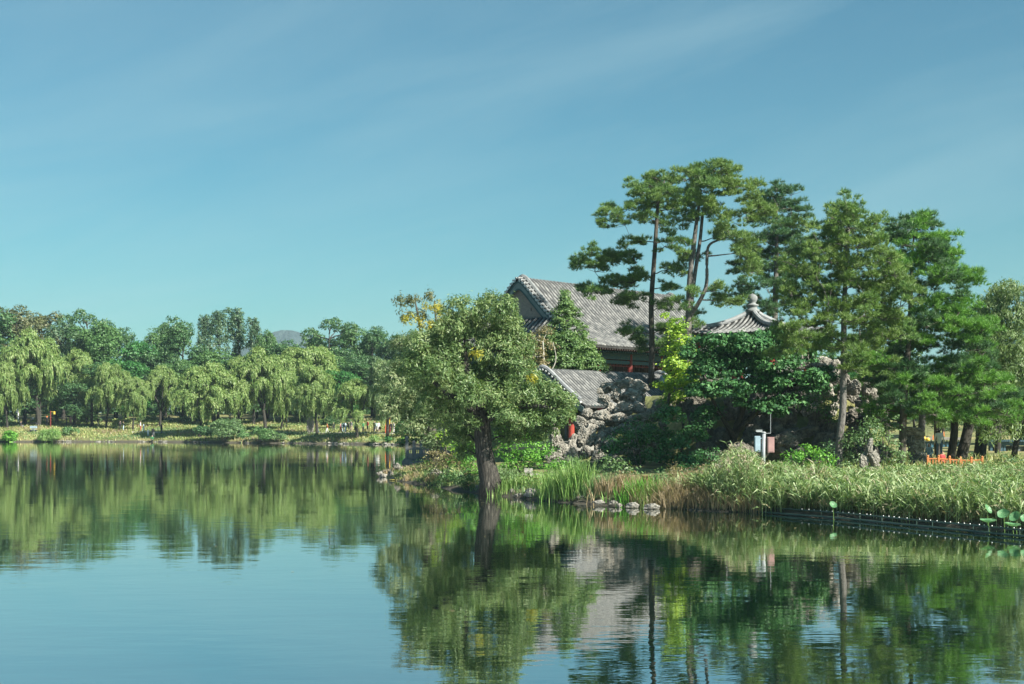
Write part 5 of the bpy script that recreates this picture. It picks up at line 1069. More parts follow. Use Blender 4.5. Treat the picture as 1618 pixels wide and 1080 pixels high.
# ------------------------------------------------------------------ small built things
def up(px, D): return on(px, D)
b = up(1207, 55.5); T = thing('camera_pole', 'grey steel pole with surveillance camera, equipment boxes and thin antenna above the reeds', 'camera pole', b)
zt = CZ+(HZ-684)/F*55.5-b[2]
p = MB(); p.tube([(0, 0, -.2), (-.02, 0, zt*.5), (0, 0, zt)], .075, 12); p.lathe((0, 0, zt), [(.09, 0), (.09, .03), (.03, .06)], 12); p.build('pole', M['steel'], T, True)
p = MB(); p.box((-.26, -.02, zt-.42), (.22, .16, .62)); p.box((-.26, -.105, zt-.42), (.18, .02, .56)); p.box((-.11, 0, zt-.2), (.1, .04, .04)); p.build('equipment_box', M['blue_box'], T, label='pale blue equipment box')
p = MB(); p.box((.26, -.02, zt-.45), (.26, .18, .6)); p.box((.26, -.115, zt-.45), (.21, .02, .54)); p.box((.11, 0, zt-.25), (.1, .04, .04)); p.build('equipment_box', M['pink_box'], T, label='faded reddish equipment box')
p = MB(); p.box((-.2, -.1, zt+.08), (.22, .08, .07), .15); p.box((-.21, -.1, zt+.125), (.26, .10, .015), .15); p.tube([(-.30, -.12, zt+.08), (-.34, -.13, zt+.08)], .03, 10); p.tube([(0, 0, zt+.02), (-.12, -.05, zt+.05)], .02, 6); p.build('camera', M['steel'], T)
p = MB(); p.tube([(0, 0, zt-.02), (.26, 0, zt-.0)], .014, 6); p.tube([(.26, 0, zt-.02), (.26, 0, zt+.75)], .012, 6); p.build('antenna', M['steel'], T)
b = up(835, 61.5); T = thing('sign_board', 'small slanted information board on a post beside the flat pale rock', 'sign', b)
p = MB(); p.box((0, 0, .18), (.09, .07, .5)); p.build('post', M['wood'], T); p = MB(); p.add([(-.18, -.13, .40), (.18, -.13, .40), (.18, .11, .56), (-.18, .11, .56), (-.18, -.14, .36), (.18, -.14, .36), (.18, .10, .52), (-.18, .10, .52)], [(0, 1, 2, 3), (7, 6, 5, 4), (0, 4, 5, 1), (1, 5, 6, 2), (2, 6, 7, 3), (3, 7, 4, 0)]); p.build('panel', M['wood_grey'], T)
b = up(1021, 53.2); T = thing('wooden_box', 'weathered brown slanted wooden box half sunk in the light green grass', 'box', b)
p = MB(); p.box((0, 0, .55), (.22, .2, .22), .3); p.build('body', M['wood'], T); p = MB(); p.box((0, 0, .675), (.34, .28, .03), .3); p.build('lid', M['wood'], T); p = MB(); p.box((0, 0, .2), (.08, .08, .5)); p.build('post', M['wood'], T)
b = ground_at(29, 668, 188, 235); s_ = b[1]/F; T = thing('street_lamp', 'white lamp post with round head and small box, left on the far bank', 'lamp', b)
p = MB(); p.tube([(0, 0, -.1), (0, 0, 30*s_)], .11, 8); p.build('pole', M['white'], T); p = MB(); p.lathe((3.5*s_, 0, 30*s_), [(.05, 0), (.2, .08), (.26, .25), (.2, .42), (.04, .5)], 12); p.tube([(0, 0, 29*s_), (3.5*s_, 0, 30*s_)], .04, 6); p.build('lamp_head', M['bulb'], T, True); p = MB(); p.box((-.15, -.15, 19*s_), (.34, .25, .6)); p.build('equipment_box', M['white'], T)
b = ground_at(80, 676, 188, 235); s_ = b[1]/F; T = thing('banner_post', 'rust-red post carrying a small yellow hanging panel on the far bank', 'post', b)
p = MB(); p.box((0, 0, 13*s_), (.12, .12, 26*s_+.2)); p.build('post', M['dark_red'], T); p = MB(); p.box((6*s_, 0, 24*s_), (.26, .06, .45)); p.tube([(0, 0, 25.5*s_), (7*s_, 0, 25.5*s_)], .03, 6); p.build('panel', M['yellow_paint'], T)
b = ground_at(53, 682, 184, 235); T = thing('pram', 'dark-hooded pram with silver basket at the foot of the tallest left willow', 'pram', b)
p = MB(); p.sheet([[(x, y, 1.05+.35*math.sqrt(max(0, 1-(x/.6)**2))) for y in (-.3, 0, .3)] for x in np.linspace(-.6, .6, 9)], .05); p.build('hood', M['black'], T); p = MB(); p.box((0, 0, .7), (.9, .5, .35)); p.build('seat', M['blue_box'], T)
p = MB(); p.tube([(-.4, -.25, .15), (.5, -.25, 1.1)], .02, 5); p.tube([(.4, -.25, .15), (-.3, -.25, .6)], .02, 5); p.tube([(-.4, .25, .15), (.5, .25, 1.1)], .02, 5); p.tube([(.4, .25, .15), (-.3, .25, .6)], .02, 5); p.box((0, 0, .3), (.6, .4, .12)); p.build('frame', M['steel'], T)
for x in (-.4, .4):
    for y in (-.28, .28): p = MB(); p.tube([(x, y-.02, .15), (x, y+.02, .15)], .15, 12); p.build('wheel', M['black'], T)
b = ground_at(613, 684, 172, 225); s_ = b[1]/F; T = thing('kiosk', 'small orange-red kiosk with a yellow glazed top at the end of the far bank', 'kiosk', b)
p = MB(); p.box((0, 0, 6.5*s_), (7.5*s_, 1.2, 13*s_)); p.box((0, -.62, 11*s_), (7*s_, .05, .1)); p.build('body', M['orange_red'], T)
for x in (-3.4, -.9, .9, 3.4): p = MB(); p.box((x*s_, -.5, 18*s_), (.1, .1, 10*s_)); p.build('post', M['yellow_paint'], T)
p = MB(); p.box((0, .1, 18*s_), (6*s_, .7, 9*s_)); p.build('pane', M['yellow_paint'], T); p = MB(); p.box((0, 0, 23.6*s_), (9*s_, 1.5, 1.2*s_), 0, .8); p.build('roof', M['dark_red'], T)

# stone balustrade at the channel
D = 96.0; k = D/F; b = np.array([(664-809)*k, D, 0.0]); T = thing('balustrade', 'dark stone balustrade with pierced panels on a plinth at the channel', 'balustrade', b)
p = MB(); p.box((0, .6, .12), (56*k, 2.2, .6)); p.build('plinth', M['dark_stone'], T); p = MB(); p.box((0, .6, .47), (52*k, 1.9, .12)); p.build('coping', M['dark_stone'], T)
for i, x in enumerate(np.linspace(-21, 24, 5)):
    h = 1.25 if i in (0, 4) else .98; p = MB(); p.box((x*k, 0, .53+h/2), (.2, .2, h)); p.lathe((x*k, 0, .53+h), [(.12, 0), (.1, .06), (.13, .12), (.11, .2), (.03, .27)], 10); p.build('post', M['dark_stone'], T)
for i in range(4):
    x = (-21+11.25*(i+.5))*k; wv = 11.25*k-.2; p = MB(); p.box((x, 0, .72), (wv, .12, .36)); p.box((x, 0, 1.22), (wv, .13, .16))
    for q in (-.42, 0, .42): p.box((x+q*wv, 0, 1.02), (.06, .1, .26))
    p.build('panel', M['stone_pale'] if i == 0 else M['dark_stone'], T)

# floating boom with rails, posts and bulbs
pts = [np.array([*P(px, 0, CZ*F/(py-HZ))[:2], 0]) for px, py in ((1105, 803), (1150, 806.5), (1230, 813), (1330, 821), (1430, 831), (1530, 841), (1630, 851), (1760, 864))]
T = thing('floating_boom', 'long dark green pipe boom with two rails floating along the reed edge', 'boom', pts[0]); off = pts[0]
for z, r, nm in ((.05, .035, 'pipe'), (.20, .028, 'rail')):
    p = MB(); p.tube(spline([q+np.array([0, 0 if nm == 'pipe' else .35, z]) for q in (pts if nm == 'pipe' else pts[2:])], 8), r, 6); p.build(nm, M['pipe'], T, True, off=off)
sp_ = spline(pts, 20); bl = MB(); L_ = np.concatenate([[0], np.cumsum(np.linalg.norm(np.diff(sp_, axis=0), axis=1))])
for s in np.arange(5.2, L_[-1], .27):
    if R.random() < .12: continue
    s = s+R.uniform(-.06, .06)
    c = np.array([np.interp(s, L_, sp_[:, j]) for j in range(3)])+np.array([0, .35, .22]); bl.lathe(c, [(.006, -.01), (.015, .0), (.017, .015), (.008, .03)], 7)
bl.build('bulb_string', M['bulb'], T, off=off)
for px in (1230, 1300, 1325, 1362, 1397, 1448, 1473, 1540, 1562, 1612):
    j = np.argmin(abs(sp_[:, 0]/sp_[:, 1]*F+809-px)); c = sp_[j]; p = MB(); p.tube([c+np.array([R.uniform(-.03, .03), .1, -.5]), c+np.array([0, .12, .19])], .014, 6); p.build('post', M['pipe'], T, off=off)
for px in (1310, 1382, 1460, 1550):
    j = np.argmin(abs(sp_[:, 0]/sp_[:, 1]*F+809-px)); c = sp_[j]; d = unit((sp_[j+2]-sp_[j-2])[None])[0]; p = MB(); p.tube([c-d*.2+np.array([0, .05, .02]), c+d*.2+np.array([0, .05, .02])], .022, 8); p.build('float', M['wood_grey'], T, off=off)

# lotus leaves
def lotus(px, py, D, r, tilt, az, label, h=None):
    r = r*.85
    c = P(px, py, D); c[2] = max(.05, c[2]); b = np.array([c[0], c[1], -.3]); T = thing('lotus_plant', label, 'lotus', b, group='lotus leaves by the reed edge'); Q = []
    for i in range(24):
        for j in range(4):
            a0, a1 = 6.283*i/24, 6.283*(i+1)/24; r0, r1 = r*j/4, r*(j+1)/4
            f_ = lambda a, q: (q*math.cos(a)*(1+.05*math.sin(5*a)), q*math.sin(a)*(1+.05*math.cos(3*a)), q*q/r*.35+.03*math.sin(4*a+px)*q)
            Q.append([f_(a0, r0), f_(a0, r1), f_(a1, r1), f_(a1, r0)])
    from mathutils import Euler
    mt = Euler((tilt, 0, az)).to_matrix(); vs = []; m_ = MB()
    for q in Q: m_.add([tuple(mt @ Vector(v)+Vector(tuple(c-b))) for v in q], [(0, 1, 2, 3)])
    m_.build('leaf', M['lotus'], T, True); s_ = MB(); s_.tube(spline([(0.05, .03, 0), (.02, 0, (c-b)[2]*.6), tuple(c-b)], 4), .008, 5); s_.build('stem', M['sedge'], T)
for a in [(1316, 798, 45.2, .15, .9, .3, 'single upright lotus leaf rising from the middle of the reed edge'), (1560, 805, 40.6, .17, 1.0, .8, 'tilted lotus leaf, left and highest of the right group'), (1586, 813, 39.8, .20, .8, -.6, 'bright tilted lotus leaf in the middle of the right group'),
          (1605, 817, 39.5, .20, .9, -.9, 'tilted lotus leaf second from the right frame edge'), (1622, 820, 39.3, .19, .7, -.4, 'lotus leaf cut by the right frame edge'), (1562, 825, 39.6, .27, .08, 0, 'large flat lotus leaf lying low on the water, left of its group'), (1600, 831, 39.0, .26, .1, 1, 'flat lotus leaf lying low under the tilted ones')]: lotus(*a)
# fallen leaves floating on the water
g = np.random.default_rng(5); n = 260
fx = g.uniform(-6, 9, n); fy = g.uniform(38, 74, n); kx = np.interp(fx, [-6, 0, 4, 9], [62, 52, 47, 42]); fy = kx+g.normal(size=n)*3.0; fx = np.concatenate([fx, g.normal(size=240)*2.6-9.5, g.uniform(-22, 10, 60)]); fy = np.concatenate([fy, g.normal(size=240)*7+78, g.uniform(22, 60, 60)]); ok = sdist(np.stack([fx, fy], 1), LAND) < -.2; fx, fy = fx[ok], fy[ok]
tag(link('floating_leaves', poly_mesh('floating_leaves', cards(np.stack([fx, fy, np.full(len(fx), .012)], 1), np.tile([0, 0, 1.0], (len(fx), 1)), g.uniform(.05, .14, len(fx)), g.uniform(.03, .08, len(fx)), None, g)+np.array([0, 0, 0]), M['dry_brush'])), kind='stuff')

# right-hand background structures
D = 106.0; k = D/F; b = np.array([(1462-809)*k, D, hz((1462-809)*k, D)-.1]); T = thing('waterside_cabin', 'low teal glazed cabin with white roof ledge and yellow base line beyond the orange fence', 'cabin', b)
W_, H_ = 74*k, 18*k; z0 = CZ-(712-HZ)*k-b[2]
p = MB(); p.box((W_*.3, 1.2, z0/2+H_*.4), (W_, 2.2, z0+H_*.8)); p.build('wall', M['teal_glass'], T)
p = MB(); p.box((W_*.3, 1.1, z0+H_+.06), (W_+.3, 2.6, .16)); p.build('roof', M['stone_pale'], T); p = MB(); p.box((W_*.3, .02, z0+.02), (W_+.1, .1, .18)); p.build('base_stripe', M['yellow_paint'], T)
p = MB()
for x in np.linspace(-.5, .5, 13): p.box((W_*.3+x*W_, .06, z0+H_*.5), (.05, .08, H_))
p.box((W_*.3, .05, z0+H_*.75), (W_, .07, .05)); p.build('window_frame', M['teal_frame'], T)
for i, (px, py, m_, lab) in enumerate([(1460, 692, 'yellow_paint', 'yellow round lantern above the left end of the teal cabin'), (1466, 694, 'yellow_paint', 'second, lower yellow lantern above the teal cabin'), (1508, 692, 'yellow_paint', 'yellow lantern hanging between the dark willow trunks')]):
    c = P(px, py, 104); T = thing('lantern', lab, 'lantern', c, group='lanterns over the teal cabin'); p = MB(); p.lathe((0, 0, -.14), [(.05, 0), (.13, .05), (.16, .14), (.13, .23), (.05, .28)], 12); p.build('shade', M[m_], T, True); p = MB(); p.tube([(0, 0, .1), (0, 0, .8)], .008, 4); p.build('cord', M['black'], T)
for px, lab in ((1479, 'left orange pennant above the teal cabin roof'), (1490, 'right orange pennant above the teal cabin roof'), (1473, 'short orange pennant on the teal cabin roof')):
    c = P(px, 693, 105); T = thing('pennant', lab, 'flag', c, group='pennants on the cabin roof'); h = .55 if px > 1475 else .3; p = MB(); p.tube([(0, 0, -.15), (0, 0, h)], .015, 5); p.build('pole', M['steel'], T); p = MB(); p.box((.07, 0, h-.2), (.14, .02, .36), 0, .5); p.build('cloth', M['orange'], T)
# orange fence
D = 63.0; k = D/F; b = on(1500, D); T = thing('orange_fence', 'orange timber picket fence between the dark willow trunks behind the reeds', 'fence', b)
xa, xb = (1466-1500)*k, (1552-1500)*k; h = .62
def gz(x): return hz(b[0]+x, D)-b[2]
for i, x in enumerate(np.linspace(xa, xb, 6)): p = MB(); p.box((x, 0, gz(x)+.2), (.09, .09, .56)); p.lathe((x, 0, gz(x)+.48), [(.05, 0), (.06, .04), (.02, .09)], 8); p.build('post', M['orange'], T)
p = MB(); p.tube([(x, 0, gz(x)+.40) for x in np.linspace(xa, xb, 12)], .03, 5); p.tube([(x, 0, gz(x)+.06) for x in np.linspace(xa, xb, 12)], .03, 5); p.build('rail', M['orange'], T)
p = MB()
for x in np.arange(xa+.1, xb, .13): p.box((x, .01, gz(x)+.22), (.045, .025, .42))
p.build('pickets', M['orange'], T)
# dark timber pergola right
D = 92.0; k = D/F; b = on(1590, D); T = thing('pergola', 'dark open timber frame standing behind the right-edge willow trunk', 'pergola', b); zt = CZ-(703-HZ)*k-b[2]
for x in (-24, -8, -3, 14, 30):
    for y in (0, 2.2): p = MB(); p.box((x*k, y, zt/2), (.15, .15, zt)); p.build('post', M['teal_frame'], T)
for y in (0, 2.2): p = MB(); p.box((2*k, y, zt+.1), (64*k, .18, .24)); p.build('beam', M['teal_frame'], T)
p = MB()
for x in np.arange(-28, 34, 3): p.box((x*k, 1.1, zt+.28), (.08, 3.0, .1))
p.build('slats', M['teal_frame'], T)
p = MB(); p.box((20*k, 1.1, zt*.45), (.9, 2.0, zt*.8)); p.build('panel', M['dark_stone'], T)

# ------------------------------------------------------------------ people
POSES = {}
def body_mesh(kind):
    h = 1.7; J = {}
    def L(**k): J.update({a: Vector(b) for a, b in k.items()})
    L(pel=(0, 0, .95), sp=(0, .01, 1.15), ch=(0, .0, 1.36), nk=(0, .0, 1.47), hd=(0, -.01, 1.58), hd2=(0, -.01, 1.66), ns=(0, -.11, 1.575),
      ls=(.17, 0, 1.40), le=(.23, .02, 1.13), lw=(.24, -.05, .90), lh=(.24, -.07, .82), rs=(-.17, 0, 1.40), re=(-.23, .02, 1.13), rw=(-.24, -.05, .90), rh=(-.24, -.07, .82),
      lp=(.09, 0, .90), lk=(.11, -.02, .50), la=(.11, .03, .09), lt=(.12, -.13, .04), rp=(-.09, 0, .90), rk=(-.11, -.02, .50), ra=(-.11, .03, .09), rt=(-.12, -.13, .04))
    if kind == 'walk': L(lk=(.1, -.16, .52), la=(.1, -.22, .1), lt=(.1, -.38, .06), rk=(-.1, .06, .50), ra=(-.1, .30, .14), rt=(-.1, .18, .04), lw=(.22, .18, .95), lh=(.22, .22, .89), rw=(-.22, -.2, .95), rh=(-.22, -.26, .9), re=(-.23, -.03, 1.14), le=(.23, .08, 1.14))
    if kind == 'hold': L(lw=(.12, -.26, 1.16), lh=(.06, -.32, 1.22), rw=(-.12, -.26, 1.16), rh=(-.06, -.32, 1.22), le=(.25, -.03, 1.12), re=(-.25, -.03, 1.12))
    if kind == 'sit':
        for a in J: J[a].z -= .50
        L(lp=(.09, 0, .42), lk=(.13, -.42, .46), la=(.12, -.40, .09), lt=(.12, -.55, .04), rp=(-.09, 0, .42), rk=(-.13, -.42, .46), ra=(-.12, -.40, .09), rt=(-.12, -.55, .04), lw=(.16, -.28, .52), lh=(.12, -.35, .5), rw=(-.16, -.28, .52), rh=(-.12, -.35, .5))
    if kind == 'crouch':
        for a in list(J): J[a] = J[a]-Vector((0, 0, .62))
        for a in ('sp', 'ch', 'nk', 'hd', 'hd2', 'ns', 'ls', 'rs'): J[a].y -= .18
        L(lp=(.09, 0, .30), lk=(.14, -.34, .42), la=(.12, -.06, .09), lt=(.12, -.22, .04), rp=(-.09, 0, .30), rk=(-.14, -.34, .42), ra=(-.12, -.06, .09), rt=(-.12, -.22, .04), le=(.25, -.3, .5), lw=(.12, -.5, .4), lh=(.08, -.56, .36), re=(-.25, -.3, .5), rw=(-.12, -.5, .4), rh=(-.08, -.56, .36))
    rad = dict(pel=(.15, .11), sp=(.135, .10), ch=(.155, .11), nk=(.055, .055), hd=(.085, .10), hd2=(.075, .085), ns=(.015, .015), ls=(.065, .065), le=(.045, .045), lw=(.03, .03), lh=(.035, .025), lp=(.10, .10), lk=(.065, .065), la=(.045, .045), lt=(.04, .03))
    for a in ('s', 'e', 'w', 'h', 'p', 'k', 'a', 't'): rad['r'+a] = rad['l'+a]
    names = list(J); ix = {a: i for i, a in enumerate(names)}
    E = [('pel', 'sp'), ('sp', 'ch'), ('ch', 'nk'), ('nk', 'hd'), ('hd', 'hd2'), ('hd', 'ns'), ('ch', 'ls'), ('ls', 'le'), ('le', 'lw'), ('lw', 'lh'), ('ch', 'rs'), ('rs', 're'), ('re', 'rw'), ('rw', 'rh'), ('pel', 'lp'), ('lp', 'lk'), ('lk', 'la'), ('la', 'lt'), ('pel', 'rp'), ('rp', 'rk'), ('rk', 'ra'), ('ra', 'rt')]
    me = bpy.data.meshes.new('b'); me.from_pydata([J[a] for a in names], [(ix[a], ix[b]) for a, b in E], []); o = bpy.data.objects.new('b', me); COL.objects.link(o)
    o.modifiers.new('s', 'SKIN'); o.modifiers.new('u', 'SUBSURF').levels = 1; o.modifiers['u'].render_levels = 1
    for i, a in enumerate(names): me.skin_vertices[0].data[i].radius = rad[a]; me.skin_vertices[0].data[i].use_root = (a == 'pel')
    dg = bpy.context.evaluated_depsgraph_get(); dg.update(); out = bpy.data.meshes.new_from_object(o.evaluated_get(dg)); bpy.data.objects.remove(o)
    reg = {}
    for a, b in E: reg[(a, b)] = 1 if b in ('lp', 'rp', 'lk', 'rk', 'la', 'ra') else 2 if b in ('hd', 'hd2', 'ns', 'lh', 'rh') else 3 if b in ('lt', 'rt') else 0
    out.materials.clear()
    for nm in ('white', 'black', 'skin', 'hair'): out.materials.append(M[nm])
    for p in out.polygons:
        c = p.center; best = 9; r_ = 0
        for (a, b), v in reg.items():
            A, Bv = J[a], J[b]; t = max(0, min(1, (c-A).dot(Bv-A)/max(1e-6, (Bv-A).length_squared))); d = (c-A-(Bv-A)*t).length-rad[b][0]*.7
            if d < best: best = d; r_ = v
        if r_ == 2 and c.z > J['nk'].z+.04 and (c.z > J['hd2'].z-.0 or c.y > J['hd'].y+.02): r_ = 3
        p.material_index = r_; p.use_smooth = True
    return out
BODY = {k: body_mesh(k) for k in ('stand', 'walk', 'hold', 'sit', 'crouch')}
CM = {}
def cm_(n):
    cols = dict(black=(.02, .021, .024), white=(.62, .63, .62), orange=(.55, .16, .05), pink=(.50, .22, .22), red=(.38, .05, .05), blue=(.06, .13, .28), paleblue=(.40, .52, .60), teal=(.05, .20, .24), grey=(.14, .15, .16), jeans=(.07, .11, .18), green=(.04, .16, .06), beige=(.45, .38, .28), brown=(.20, .10, .05), khaki=(.22, .19, .12))
    if n not in CM: CM[n] = plain('cloth_'+n, cols[n], .85)
    return CM[n]
def person(loc, h, pose, top, leg, rz, label, cap=None, bag=None, group='people on the far bank'):
    T = bpy.data.objects.new('person', BODY[pose]); COL.objects.link(T); T.location = tuple(loc-np.array([0, 0, .01])); T.rotation_euler = (0, 0, rz); s = h/1.72; T.scale = (s, s, s)
    for i, m_ in enumerate((cm_(top), cm_(leg), M['skin'], cm_(cap) if cap else M['hair'])): T.material_slots[i].link = 'OBJECT'; T.material_slots[i].material = m_
    tag(T, label, 'person', group)
    if bag:
        p = MB(); dz = -.5 if pose == 'sit' else -.62 if pose == 'crouch' else 0; p.box((0, .18, 1.22+dz), (.28, .16, .42), 0, .85); p.build('backpack', cm_(bag), T)
    if cap:
        p = MB(); dz = -.5 if pose == 'sit' else -.62 if pose == 'crouch' else 0; p.lathe((0, -.01, 1.60+dz), [(.115, 0), (.12, .05), (.09, .12), (.02, .15)], 10); p.box((0, -.15, 1.62+dz), (.15, .12, .02)); p.build('cap', cm_(cap), T)
    return T
PPL = [(4, 673, 17, 'stand', 'black', 'black', .5, 'dark-clothed person standing at the left frame edge behind the willow trunk'), (33, 676, 11, 'sit', 'black', 'grey', 1.2, 'dark figure sitting on the grass under the lamp post'),
 (52, 667, 10, 'sit', 'white', 'grey', -.4, 'person in white top sitting behind the pram'), (74, 675, 18, 'stand', 'black', 'black', 2.6, 'person in black wearing an orange cap beside the red post', 'orange'),
 (105, 672, 14, 'stand', 'grey', 'grey', 1.4, 'person in dark grey left of the one in pink'), (112, 672, 13, 'hold', 'pink', 'pink', .3, 'person in pink beside the thin willow trunk'), (127, 667, 11, 'sit', 'grey', 'khaki', 1.0, 'grey figure sitting below the reddish bush'),
 (137, 673, 14, 'hold', 'black', 'black', -.3, 'person in black holding hands up, right of the reddish bush'), (155, 675, 14, 'stand', 'black', 'beige', 2.2, 'person in black top and beige trousers left of the forked willow'),
 (190, 680, 16, 'hold', 'black', 'black', .2, 'person in black jacket, left of the close pair'), (195, 681, 15, 'stand', 'black', 'paleblue', -1.2, 'person in black jacket and pale blue trousers, right of the close pair'),
 (222, 681, 13, 'stand', 'white', 'red', 1.7, 'person in white top and red trousers'), (227, 684, 16, 'walk', 'paleblue', 'paleblue', -1.5, 'person in pale blue walking right of the red trousers'), (234, 690, 13, 'stand', 'white', 'paleblue', .5, 'small child in white and pale blue near the water'),
 (242, 693, 18, 'stand', 'black', 'grey', 2.9, 'person with large dark backpack facing away by the water', None, 'black'), (241, 698, 11, 'crouch', 'green', 'black', 0, 'person in green crouching right at the waterline'), (255, 685, 15, 'stand', 'black', 'black', -2.0, 'person all in black standing at the edge of the shade'),
 (267, 664, 8, 'sit', 'grey', 'white', .8, 'tiny figure sitting far up the slope in the shade'), (446, 676, 14, 'walk', 'white', 'black', 1.5, 'person in white reaching out beside the thin straight willow'), (453, 676, 18, 'stand', 'pink', 'grey', -1.3, 'tall person in pink top carrying a pale blue bag', None, 'paleblue'),
 (363, 663, 9, 'stand', 'paleblue', 'blue', .3, 'head and shoulders in pale blue above the tall lakeside shrub'), (371, 663, 10, 'stand', 'beige', 'blue', -.8, 'head and shoulders in beige above the tall lakeside shrub'),
 (502, 685, 13, 'walk', 'black', 'jeans', -1.6, 'walker in black top and jeans beside the curved willow'), (517, 685, 13, 'walk', 'orange', 'white', -1.4, 'walker in orange top and white trousers'), (527, 683, 12, 'stand', 'black', 'black', .4, 'dark walker between orange top and the first group'),
 (538, 685, 14, 'walk', 'pink', 'red', 1.5, 'walker in pale pink top and red trousers leading the group'), (542, 683, 14, 'stand', 'blue', 'paleblue', -2.6, 'person in dark blue just behind the pink walker'), (546, 683, 13, 'hold', 'paleblue', 'jeans', 1.2, 'person in pale blue with a dark backpack in the group', None, 'black'),
 (551, 683, 13, 'walk', 'black', 'black', 1.6, 'person in black at the middle of the walking group'), (555, 682, 13, 'stand', 'grey', 'beige', -.5, 'person in grey and beige at the middle of the group'), (561, 685, 14, 'walk', 'teal', 'black', -1.6, 'walker in teal jacket right of the slim pale trunk'),
 (574, 683, 11, 'stand', 'green', 'black', .9, 'person in green behind the low spreading willow trunk'), (581, 681, 12, 'stand', 'red', 'black', -.9, 'person in red right of the low spreading willow'), (591, 682, 13, 'stand', 'black', 'black', 2.0, 'person in black left of the white group'),
 (594, 683, 13, 'walk', 'paleblue', 'grey', -1.5, 'person in pale blue beside the white group'), (598, 683, 14, 'stand', 'white', 'white', .2, 'person all in white near the kiosk'), (600, 684, 11, 'sit', 'brown', 'beige', -.4, 'seated person in brown before the one in white'),
 (618, 684, 14, 'stand', 'black', 'black', 1.1, 'person in black just right of the orange kiosk'), (622, 684, 14, 'stand', 'white', 'white', -1.0, 'slim person in white right of the kiosk'), (629, 683, 10, 'sit', 'red', 'white', .4, 'seated person in red right of the kiosk'), (637, 684, 12, 'sit', 'beige', 'beige', -.6, 'seated person in beige furthest right on the far bank')]
for q in PPL:
    px, py, hp, pose, tp_, lg, rz, lab = q[:8]; b = ground_at(px, py, 172, 240); h = hp/F*b[1]
    if pose == 'sit': h = h/.70
    if pose == 'crouch': h = h/.63
    person(b, min(1.78, max(1.0 if 'child' in lab else 1.5, h)), pose, tp_, lg, rz, lab, *(q[8:] if len(q) > 8 else ()))
gp = 'people behind the orange fence'
person(on(1484, 74), 1.62, 'stand', 'white', 'jeans', 2.8, 'person in white shirt standing behind the orange fence', None, None, gp)
person(on(1489, 64.5), 1.15, 'sit', 'red', 'red', .3, 'person in dark red low beside the white-shirted one', None, None, gp)
person(on(1468, 70), 1.55, 'sit', 'paleblue', 'grey', -.9, 'person in pale clothes at the left end of the orange fence', None, None, gp)
person(np.array([P(1048, 0, 86.5)[0], 86.5, 4.5]), 1.62, 'stand', 'paleblue', 'grey', -.5, 'person with white cap at the right end of the gallery roof', 'white', None, 'visitor by the hall')

# ------------------------------------------------------------------ air, sky, sun, camera
hx = MB(); hx.box((0, 1640, 88), (6440, 3400, 182)); hzm, nt, out = nodes('haze_air'); pv = nt.nodes.new('ShaderNodeVolumePrincipled'); pv.inputs['Color'].default_value = (.62, .80, .95, 1); pv.inputs['Density'].default_value = HAZE if 'HAZE' in globals() else .00014; pv.inputs['Anisotropy'].default_value = .2
nt.links.new(pv.outputs[0], out.inputs['Volume']); o = hx.build('haze', hzm); tag(o, kind='stuff')

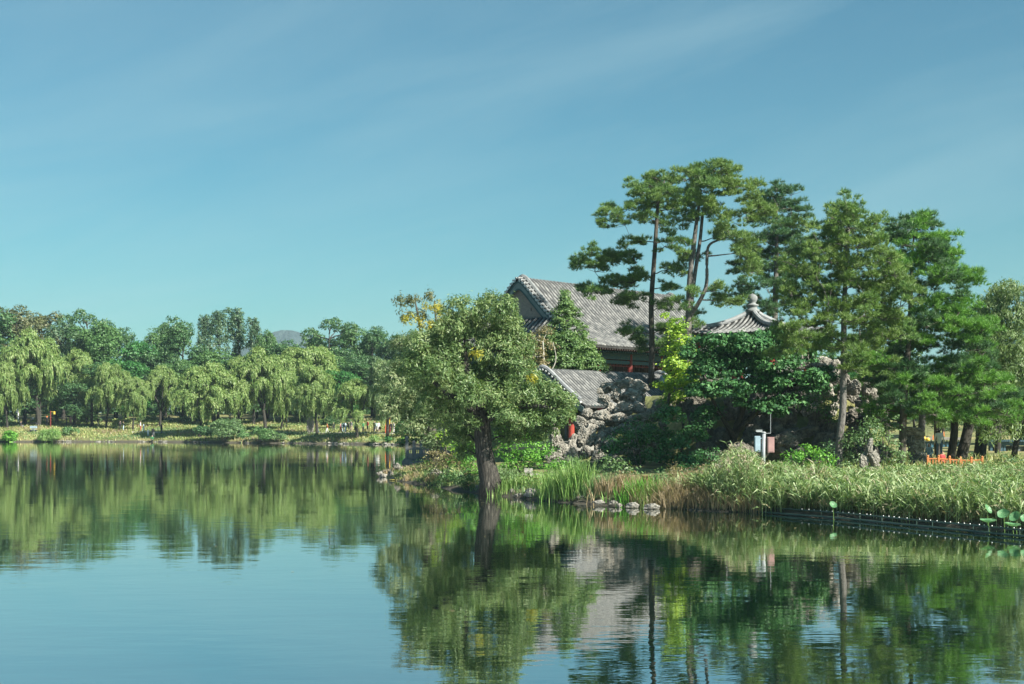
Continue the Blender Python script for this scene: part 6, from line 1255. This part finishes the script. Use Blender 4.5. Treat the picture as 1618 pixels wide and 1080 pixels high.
SE, SR = math.radians(38), math.radians(128)
wd = bpy.data.worlds.new('World'); scene.world = wd; wd.use_nodes = True; nt = wd.node_tree; bg = nt.nodes['Background']
sky = nt.nodes.new('ShaderNodeTexSky'); sky.sky_type = 'NISHITA'; sky.sun_disc = False; sky.sun_elevation = SE; sky.sun_rotation = SR; sky.air_density = 1.0; sky.dust_density = .9; sky.ozone_density = 1.0
tint = nt.nodes.new('ShaderNodeMixRGB'); tint.blend_type = 'MULTIPLY'; tint.inputs[0].default_value = 1; tint.inputs[2].default_value = (.345, .75, .775, 1)
tc = nt.nodes.new('ShaderNodeTexCoord'); mp = nt.nodes.new('ShaderNodeMapping'); mp.inputs['Rotation'].default_value = (0, math.radians(17), 0); m2 = nt.nodes.new('ShaderNodeMapping'); m2.inputs['Scale'].default_value = (1.5, 1.0, 9); m2.inputs['Location'].default_value = (0.3, 0, .55)
n1 = nt.nodes.new('ShaderNodeTexNoise'); n1.inputs['Scale'].default_value = 1.5; n1.inputs['Detail'].default_value = 8; n1.inputs['Roughness'].default_value = .56; n1.inputs['Distortion'].default_value = .5
cr = nt.nodes.new('ShaderNodeMapRange'); cr.inputs[1].default_value = .42; cr.inputs[2].default_value = .78; cr.inputs[3].default_value = 0; cr.inputs[4].default_value = .30
cm = nt.nodes.new('ShaderNodeMixRGB'); cm.inputs[2].default_value = (3.5, 5.2, 5.6, 1)
nt.links.new(tc.outputs['Generated'], mp.inputs[0]); nt.links.new(mp.outputs[0], m2.inputs[0]); nt.links.new(m2.outputs[0], n1.inputs['Vector']); nt.links.new(n1.outputs[0], cr.inputs[0]); nt.links.new(cr.outputs[0], cm.inputs[0])
nt.links.new(sky.outputs[0], tint.inputs[1]); nt.links.new(tint.outputs[0], cm.inputs[1]); nt.links.new(cm.outputs[0], bg.inputs[0]); bg.inputs[1].default_value = .051
sl = bpy.data.lights.new('sun', 'SUN'); sl.energy = 5.0; sl.angle = math.radians(.53); sl.color = (1, .95, .84); so = bpy.data.objects.new('sun', sl); COL.objects.link(so)
to = Vector((math.sin(SR)*math.cos(SE), math.cos(SR)*math.cos(SE), math.sin(SE))); so.rotation_euler = to.to_track_quat('Z', 'Y').to_euler()
cd = bpy.data.cameras.new('camera'); cd.sensor_width = 36; cd.lens = F/1618*36; cd.shift_y = (HZ-540)/1618; cd.clip_end = 6000; cd.clip_start = .1
co = bpy.data.objects.new('camera', cd); COL.objects.link(co); co.location = (0, 0, CZ); co.rotation_euler = (math.radians(90), 0, 0); scene.camera = co
vs = scene.view_settings; vs.view_transform = 'Standard'; vs.look = 'None'; vs.exposure = 1.36; vs.gamma = 1
scene.render.engine = 'CYCLES'; scene.cycles.volume_bounces = 1; scene.cycles.max_bounces = 8; scene.cycles.transparent_max_bounces = 4
scene.render.resolution_x = 1024; scene.render.resolution_y = 684
